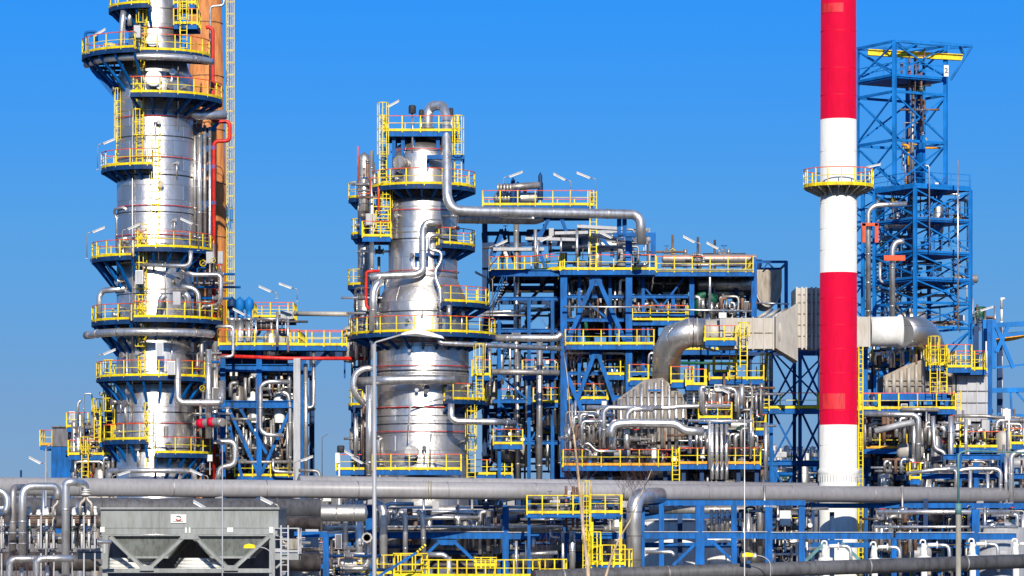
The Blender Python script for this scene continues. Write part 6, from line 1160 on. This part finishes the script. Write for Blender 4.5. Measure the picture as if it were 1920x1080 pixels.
LM = [(737, 194, 257, 222, 1, 28, 'floodlight on the very top deck of the domed column'), (967, 326, 268, 357, 1, 20, 'floodlight at the left end of the top bellows deck'), (1049, 331, 268, 357, -1, -28, 'tilted floodlight high over the yellow deck, right of the blue relief valves'), (1094, 328, 268, 384, -1, -22, 'short floodlight on the right corner of the top bellows deck'),
      (1292, 448, 262, 506, -1, -28, 'left one of the two floodlights over the upper middle deck'), (1336, 460, 263, 506, -1, -28, 'right one of the two floodlights over the upper middle deck'), (497, 541, 262, 560, -1, -24, 'left one of two floodlights over the small yellow cage between the columns'), (535, 535, 262, 565, -1, -20, 'right one of two floodlights over the small yellow cage between the columns'),
      (187, 60, 257, 100, 1, 30, 'floodlight on the highest left ledge of the tallest column'), (205, 264, 257, 318, 1, 22, 'floodlight left of the tallest column above its third ledge'), (185, 430, 257, 485, 1, 22, 'floodlight at the left end of the middle ledge of the tallest column'), (205, 659, 257, 708, 1, 22, 'floodlight over the left of the lower round walkway of the tallest column'),
      (251, 424, 256, 470, 1, 24, 'floodlight standing against the shell of the tallest column left of its ladder'), (350, 414, 256, 470, -1, -24, 'floodlight right of the ladder on the tallest column'), (233, 886, 250, 905, 1, 18, 'floodlight near the foot of the tallest column, left'), (368, 885, 250, 905, -1, -24, 'floodlight near the foot of the tallest column, right'),
      (374, 945, 178, 965, -1, -30, 'floodlight behind the middle of the hopper roof'), (500, 938, 176, 985, -1, -26, 'floodlight at the right end of the hopper roof'), (66, 862, 230, 900, -1, -28, 'small floodlight alone against the sky at the far left'), (448, 584, 262, 645, -1, -28, 'floodlight before the blue actuators between the columns'),
      (575, 859, 255, 905, 1, 20, 'floodlight right of the blue unit between the columns'), (902, 515, 262, 597, -1, -28, 'floodlight at the head of the blue stair beside the domed column'), (940, 455, 264, 508, 1, 24, 'floodlight left inside the upper blue frame'), (1024, 446, 264, 508, 1, 26, 'floodlight in the middle of the upper blue frame'),
      (1136, 440, 262, 505, -1, -26, 'floodlight beside the blue gantry under the vapour pipe'), (1330, 654, 250, 708, -1, -16, 'floodlight under the beige duct near the elbow'), (1402, 656, 250, 708, 1, 22, 'floodlight under the beige duct near the trestle'), (1357, 731, 247, 760, -1, -26, 'floodlight beside the silver header box of the furnace'),
      (1072, 813, 248, 868, 1, 18, 'floodlight at the left end of the long furnace walkway'), (1100, 840, 246, 868, -1, -30, 'floodlight hidden among the pipes on the furnace walkway'), (1394, 808, 247, 866, -1, -20, 'floodlight right of the four silver burner tubes'), (652, 848, 250, 880, -1, -30, 'floodlight just left of the foot of the domed column'),
      (670, 862, 250, 890, -1, -30, 'lower floodlight left of the foot of the domed column'), (1638, 310, 290, 350, 1, 12, 'floodlight on the left leg of the lattice tower'), (1850, 578, 290, 612, 1, 18, 'floodlight beside the green drum on the right bridge')]
for px, py, Y, ft, dx, tl, lab in LM: lamp(px, py, Y, ft, lab, dirx=1 if dx > 0 else -1, tilt=abs(tl) if dx > 0 else abs(tl), Lpx=26 if py > 330 or px < 960 else 28)
for px, py, Y, lab in ((470, 830, 130, 'x'),): pass
for x, y, lab in ((468, 1024, 'yellow hooded lamp on a curved arm at the right end of the hopper'), (1402, 1040, 'yellow hooded lamp over the low dark pipe')):
    Y = 168; p = P(x, y, Y); o = thing('hooded_lamp', (p.x + 1.1, Y, 0), lab, 'lamp'); mb = MB(); mb.prism([(p.x - .28, p.z - .1), (p.x + .3, p.z - .1), (p.x + .26, p.z + .06), (p.x - .05, p.z + .12), (p.x - .26, p.z + .05)], Y - .12, Y + .12, 'yellow'); mb.build('lamp_shade', o)
    mb = MB(); mb.sweep(fillet([(p.x + .25, Y, p.z), (p.x + .8, Y, p.z - .1), (p.x + 1.1, Y, p.z - .35), (p.x + 1.1, Y, 0)], .25), .025, 'panel_grey', 6); mb.build('pole', o)
# ================= bare trees
def limb(mb, pts, r0_, r1_, mat, seed, Y, twigs=3, depth=2, tm='twig'):
    rnd = random.Random(seed); q = [Vector(p) for p in pts]; mb.sweep(q, r0_, mat, 8 if r0_ > .02 else 5, r2=r1_)
    for i in range(twigs):
        t_ = rnd.uniform(.25, .98); k = min(len(q) - 2, int(t_ * (len(q) - 1))); b0 = q[k].lerp(q[k + 1], t_ * (len(q) - 1) - k); s_ = rnd.choice([-1, 1]); L = rnd.uniform(.35, .95) * (1 if depth > 1 else .5); d = Vector((s_ * rnd.uniform(.3, .8), rnd.uniform(-.6, .6), rnd.uniform(.5, 1))).normalized()
        pts2 = [b0]
        for j in range(4): d = (d + Vector((rnd.uniform(-.2, .2), rnd.uniform(-.2, .2), .12))).normalized(); pts2.append(pts2[-1] + d * L / 4)
        r_ = max(.0028, (r0_ + (r1_ - r0_) * t_) * .32)
        if depth > 0: limb(mb, pts2, r_, .0022, tm, rnd.random(), Y, 3, depth - 1, tm)
        else: mb.sweep(pts2, r_, tm, 4, r2=.002)
YT = 88.0
TRE = thing('bare_tree', (xx(1104, YT), YT, 0), 'leafless pale barked young tree standing before the big grey pipe', 'tree')
mb = MB(); tr = [P(1110, 1440, YT), P(1106, 1150, YT), P(1102, 1060, YT), P(1094, 1000, YT), P(1090, 950, YT), P(1085, 900, YT + .1), P(1080, 850, YT), P(1076, 815, YT)]; mb.sweep(tr, .062, 'wood', 10, r2=.026); mb.sweep([tr[-1], P(1068, 780, YT), P(1067, 740, YT), P(1063, 700, YT), P(1057, 660, YT)], .024, 'wood', 6, r2=.007); mb.build('trunk', TRE)
mb = MB(); limb(mb, tr[3:], .01, .006, 'wood', 5, YT, 16, 2); limb(mb, [P(1067, 780, YT), P(1063, 700, YT), P(1057, 660, YT)], .006, .003, 'twig', 7, YT, 7, 2); mb.build('crown', TRE)
TR2 = thing('bare_tree', (xx(1135, YT), YT - 2, 0), 'thin leaning leafless stem right of the pale barked tree, over the branch pipe', 'tree'); mb = MB(); t2 = [P(1128, 1440, YT - 2), P(1133, 1090, YT - 2), P(1148, 1040, YT - 2), P(1162, 1008, YT - 2), P(1182, 975, YT - 2), P(1196, 940, YT - 2), P(1212, 905, YT - 2), P(1222, 880, YT - 2)]; mb.sweep(t2, .04, 'wood', 8, r2=.006); mb.build('trunk', TR2); mb = MB(); limb(mb, t2[3:], .006, .004, 'twig', 15, YT, 14, 2); mb.build('crown', TR2)
for i, (x, n_, lab) in enumerate(((20, 22, 'reddish brown leafless bush at the bottom left corner'), (70, 10, 'sparser leafless bush beside the corner bush'), (1010, 8, 'low leafless shoots left of the pale barked tree'))):
    rnd = random.Random(40 + i); Y = 95 - 3 * i; o = thing('bush', (xx(x, Y), Y, 0), lab, 'bush'); mb = MB()
    for k in range(n_):
        b0 = Vector((xx(x, Y) + rnd.uniform(-.4, .4), Y + rnd.uniform(-.4, .4), 0)); q = [b0]; d = Vector((rnd.uniform(-.12, .12), rnd.uniform(-.1, .1), 1)); H_ = rnd.uniform(5.2, 6.3) if i < 2 else rnd.uniform(5.4, 6.6)
        for j in range(6): d = (d + Vector((rnd.uniform(-.1, .1), rnd.uniform(-.1, .1), .1))).normalized(); q.append(q[-1] + d * H_ / 6)
        limb(mb, q, .014, .003, 'twig', rnd.random(), Y, 6, 1)
    mb.build('stems', o)
# ================= more of the small piping, each cluster a thing of its own
def cluster(x0, x1, y0, y1, Ya, Yb, n, seed, label, **k):
    o = thing('pipe_cluster', (xx((x0 + x1) / 2, Ya), Ya, 0), label, 'pipes'); clutter(o, x0, x1, y0, y1, Ya, Yb, n, seed, **k)
    # a slim steel stand that carries the cluster
    for x in (x0, x1): mb = MB(); mb.bar((xx(x, Yb), Yb + .2, 0), (xx(x, Yb), Yb + .2, zz(y0, Yb)), .16, .16, 'blue_dark'); mb.build('post', o)
    for y in (y0 + 2, (y0 + y1) / 2, y1 - 2): mb = MB(); mb.bar((xx(x0, Yb), Yb + .2, zz(y, Yb)), (xx(x1, Yb), Yb + .2, zz(y, Yb)), .14, .16, 'blue_dark'); mb.build('beam', o)
    return o
sv = ['pipe_silver', 'pipe_silver', 'pipe_silver', 'pipe_dull', 'clad_grey', 'pipe_rust']
def verticals(o, x0, x1, y0, y1, Y, n, seed, mats=sv, r=(.07, .17)):
    rnd = random.Random(seed)
    for i in range(n):
        x = x0 + (x1 - x0) * (i + rnd.uniform(.1, .9)) / n; a = rnd.uniform(y0, y0 + (y1 - y0) * .35); b_ = rnd.uniform(y0 + (y1 - y0) * .65, y1); yy_ = Y + rnd.uniform(-.6, .6)
        l = [(x, b_, yy_), (x, a, yy_)]
        if rnd.random() < .4: l.append((x + rnd.choice([-9, 9, 14]), a, yy_))
        pipe_mb(pp(l, Y), rnd.uniform(*r), rnd.choice(mats), 8, bands=2, bend=.25).build('pipe', o)
for (x0, x1, y0, y1, Y, n, sd, lab, vs) in (
        (1064, 1174, 520, 606, YB + 2, 14, 201, 'bright risers between the upper pair of slanting blue braces', 2), (1184, 1292, 556, 606, YB + 2.4, 12, 202, 'bright short pipes right of the upper slanting braces', 2), (1068, 1170, 662, 760, YB + 2, 12, 203, 'bright risers between the lower pair of slanting blue braces', 2),
        (984, 1052, 660, 800, YB + 3, 7, 204, 'upright silver pipes just left of the widest blue post', 1), (916, 965, 610, 760, YB + 5, 3, 205, 'upright pipes behind the blue stairs beside the domed column', 1), (916, 1050, 780, 886, YB + 5, 10, 206, 'low tangle of pipes between the domed column and the furnace walkway', 3),
        (1184, 1226, 662, 700, YB + 2, 6, 207, 'few pipes over the small yellow cage left of the fat elbow', 1), (1306, 1408, 556, 592, YB + 2, 12, 208, 'pipes and drums on top of the beige duct left of the louvred box', 3), (1300, 1430, 725, 785, 247.5, 16, 209, 'pipes right of the ribbed furnace hood', 3),
        (1292, 1425, 795, 860, 247, 16, 210, 'vertical pipes beside the four silver burner tubes', 2), (1064, 1150, 776, 846, 247, 12, 211, 'silver pipes left of the ribbed furnace hood', 3), (1620, 1720, 776, 832, 247, 14, 212, 'pipes under the yellow walkway right of the chimney', 3), (1724, 1790, 790, 836, 246.4, 9, 213, 'pipes under the pale heater box', 2),
        (1636, 1730, 655, 690, 251, 12, 214, 'small pipes under the right end of the flue elbow', 2), (1800, 1915, 800, 836, 249, 12, 215, 'small drums and pipes behind the far right yellow cage', 4), (1650, 1792, 860, 888, 246, 14, 216, 'pipes over the big tan tank', 4),
        (418, 552, 700, 752, 262, 12, 217, 'dim pipes under the upper beam between the two columns', 2), (418, 552, 766, 886, 262, 16, 218, 'low pipes behind the V shaped blue brace', 3), (140, 216, 850, 896, 268, 8, 219, 'pipes at the foot of the far left unit', 3), (660, 690, 590, 690, 259, 4, 220, 'short pipes left of the domed column below its wide platform', 1), (664, 690, 760, 880, 258, 5, 221, 'pipes beside the slim column foot', 1)):
    o = cluster(x0, x1, y0, y1, Y, Y + 2.5, n // 2, sd, lab, mats=sv, rr=(.04, .13), vess=vs, valves=n // 2, boxes=2 + n // 6, tall=.5); verticals(o, x0, x1, y0, y1, Y - .2, n, sd + 50)

for (x0, x1, y0, y1, Y, n, sd, lab, vs) in ((704, 815, 950, 1036, 233, 8, 401, 'pipes hanging under the big grey pipe below the domed column', 3), (856, 942, 950, 1040, 232.6, 9, 402, 'valves and upright pipes under the big grey pipe left of the yellow access platform', 3), (1640, 1720, 955, 1040, 236, 8, 403, 'upright pipes under the big grey pipe just right of the chimney base', 2), (1845, 1920, 955, 1040, 236, 8, 404, 'upright pipes under the big grey pipe at the right edge', 2), (1388, 1436, 955, 1050, 232.6, 6, 405, 'short upright pipes behind the thin white mast under the big grey pipe', 1)):
    o = cluster(x0, x1, y0, y1, Y, Y + 1.6, n // 2, sd, lab, mats=sv, rr=(.05, .14), vess=vs, valves=n // 2 + 2, boxes=2, tall=.5); verticals(o, x0, x1, y0, y1, Y - .2, n, sd + 50, r=(.08, .2))
for a, b_, y in ((705, 760, 1040), (866, 900, 1040)): pass
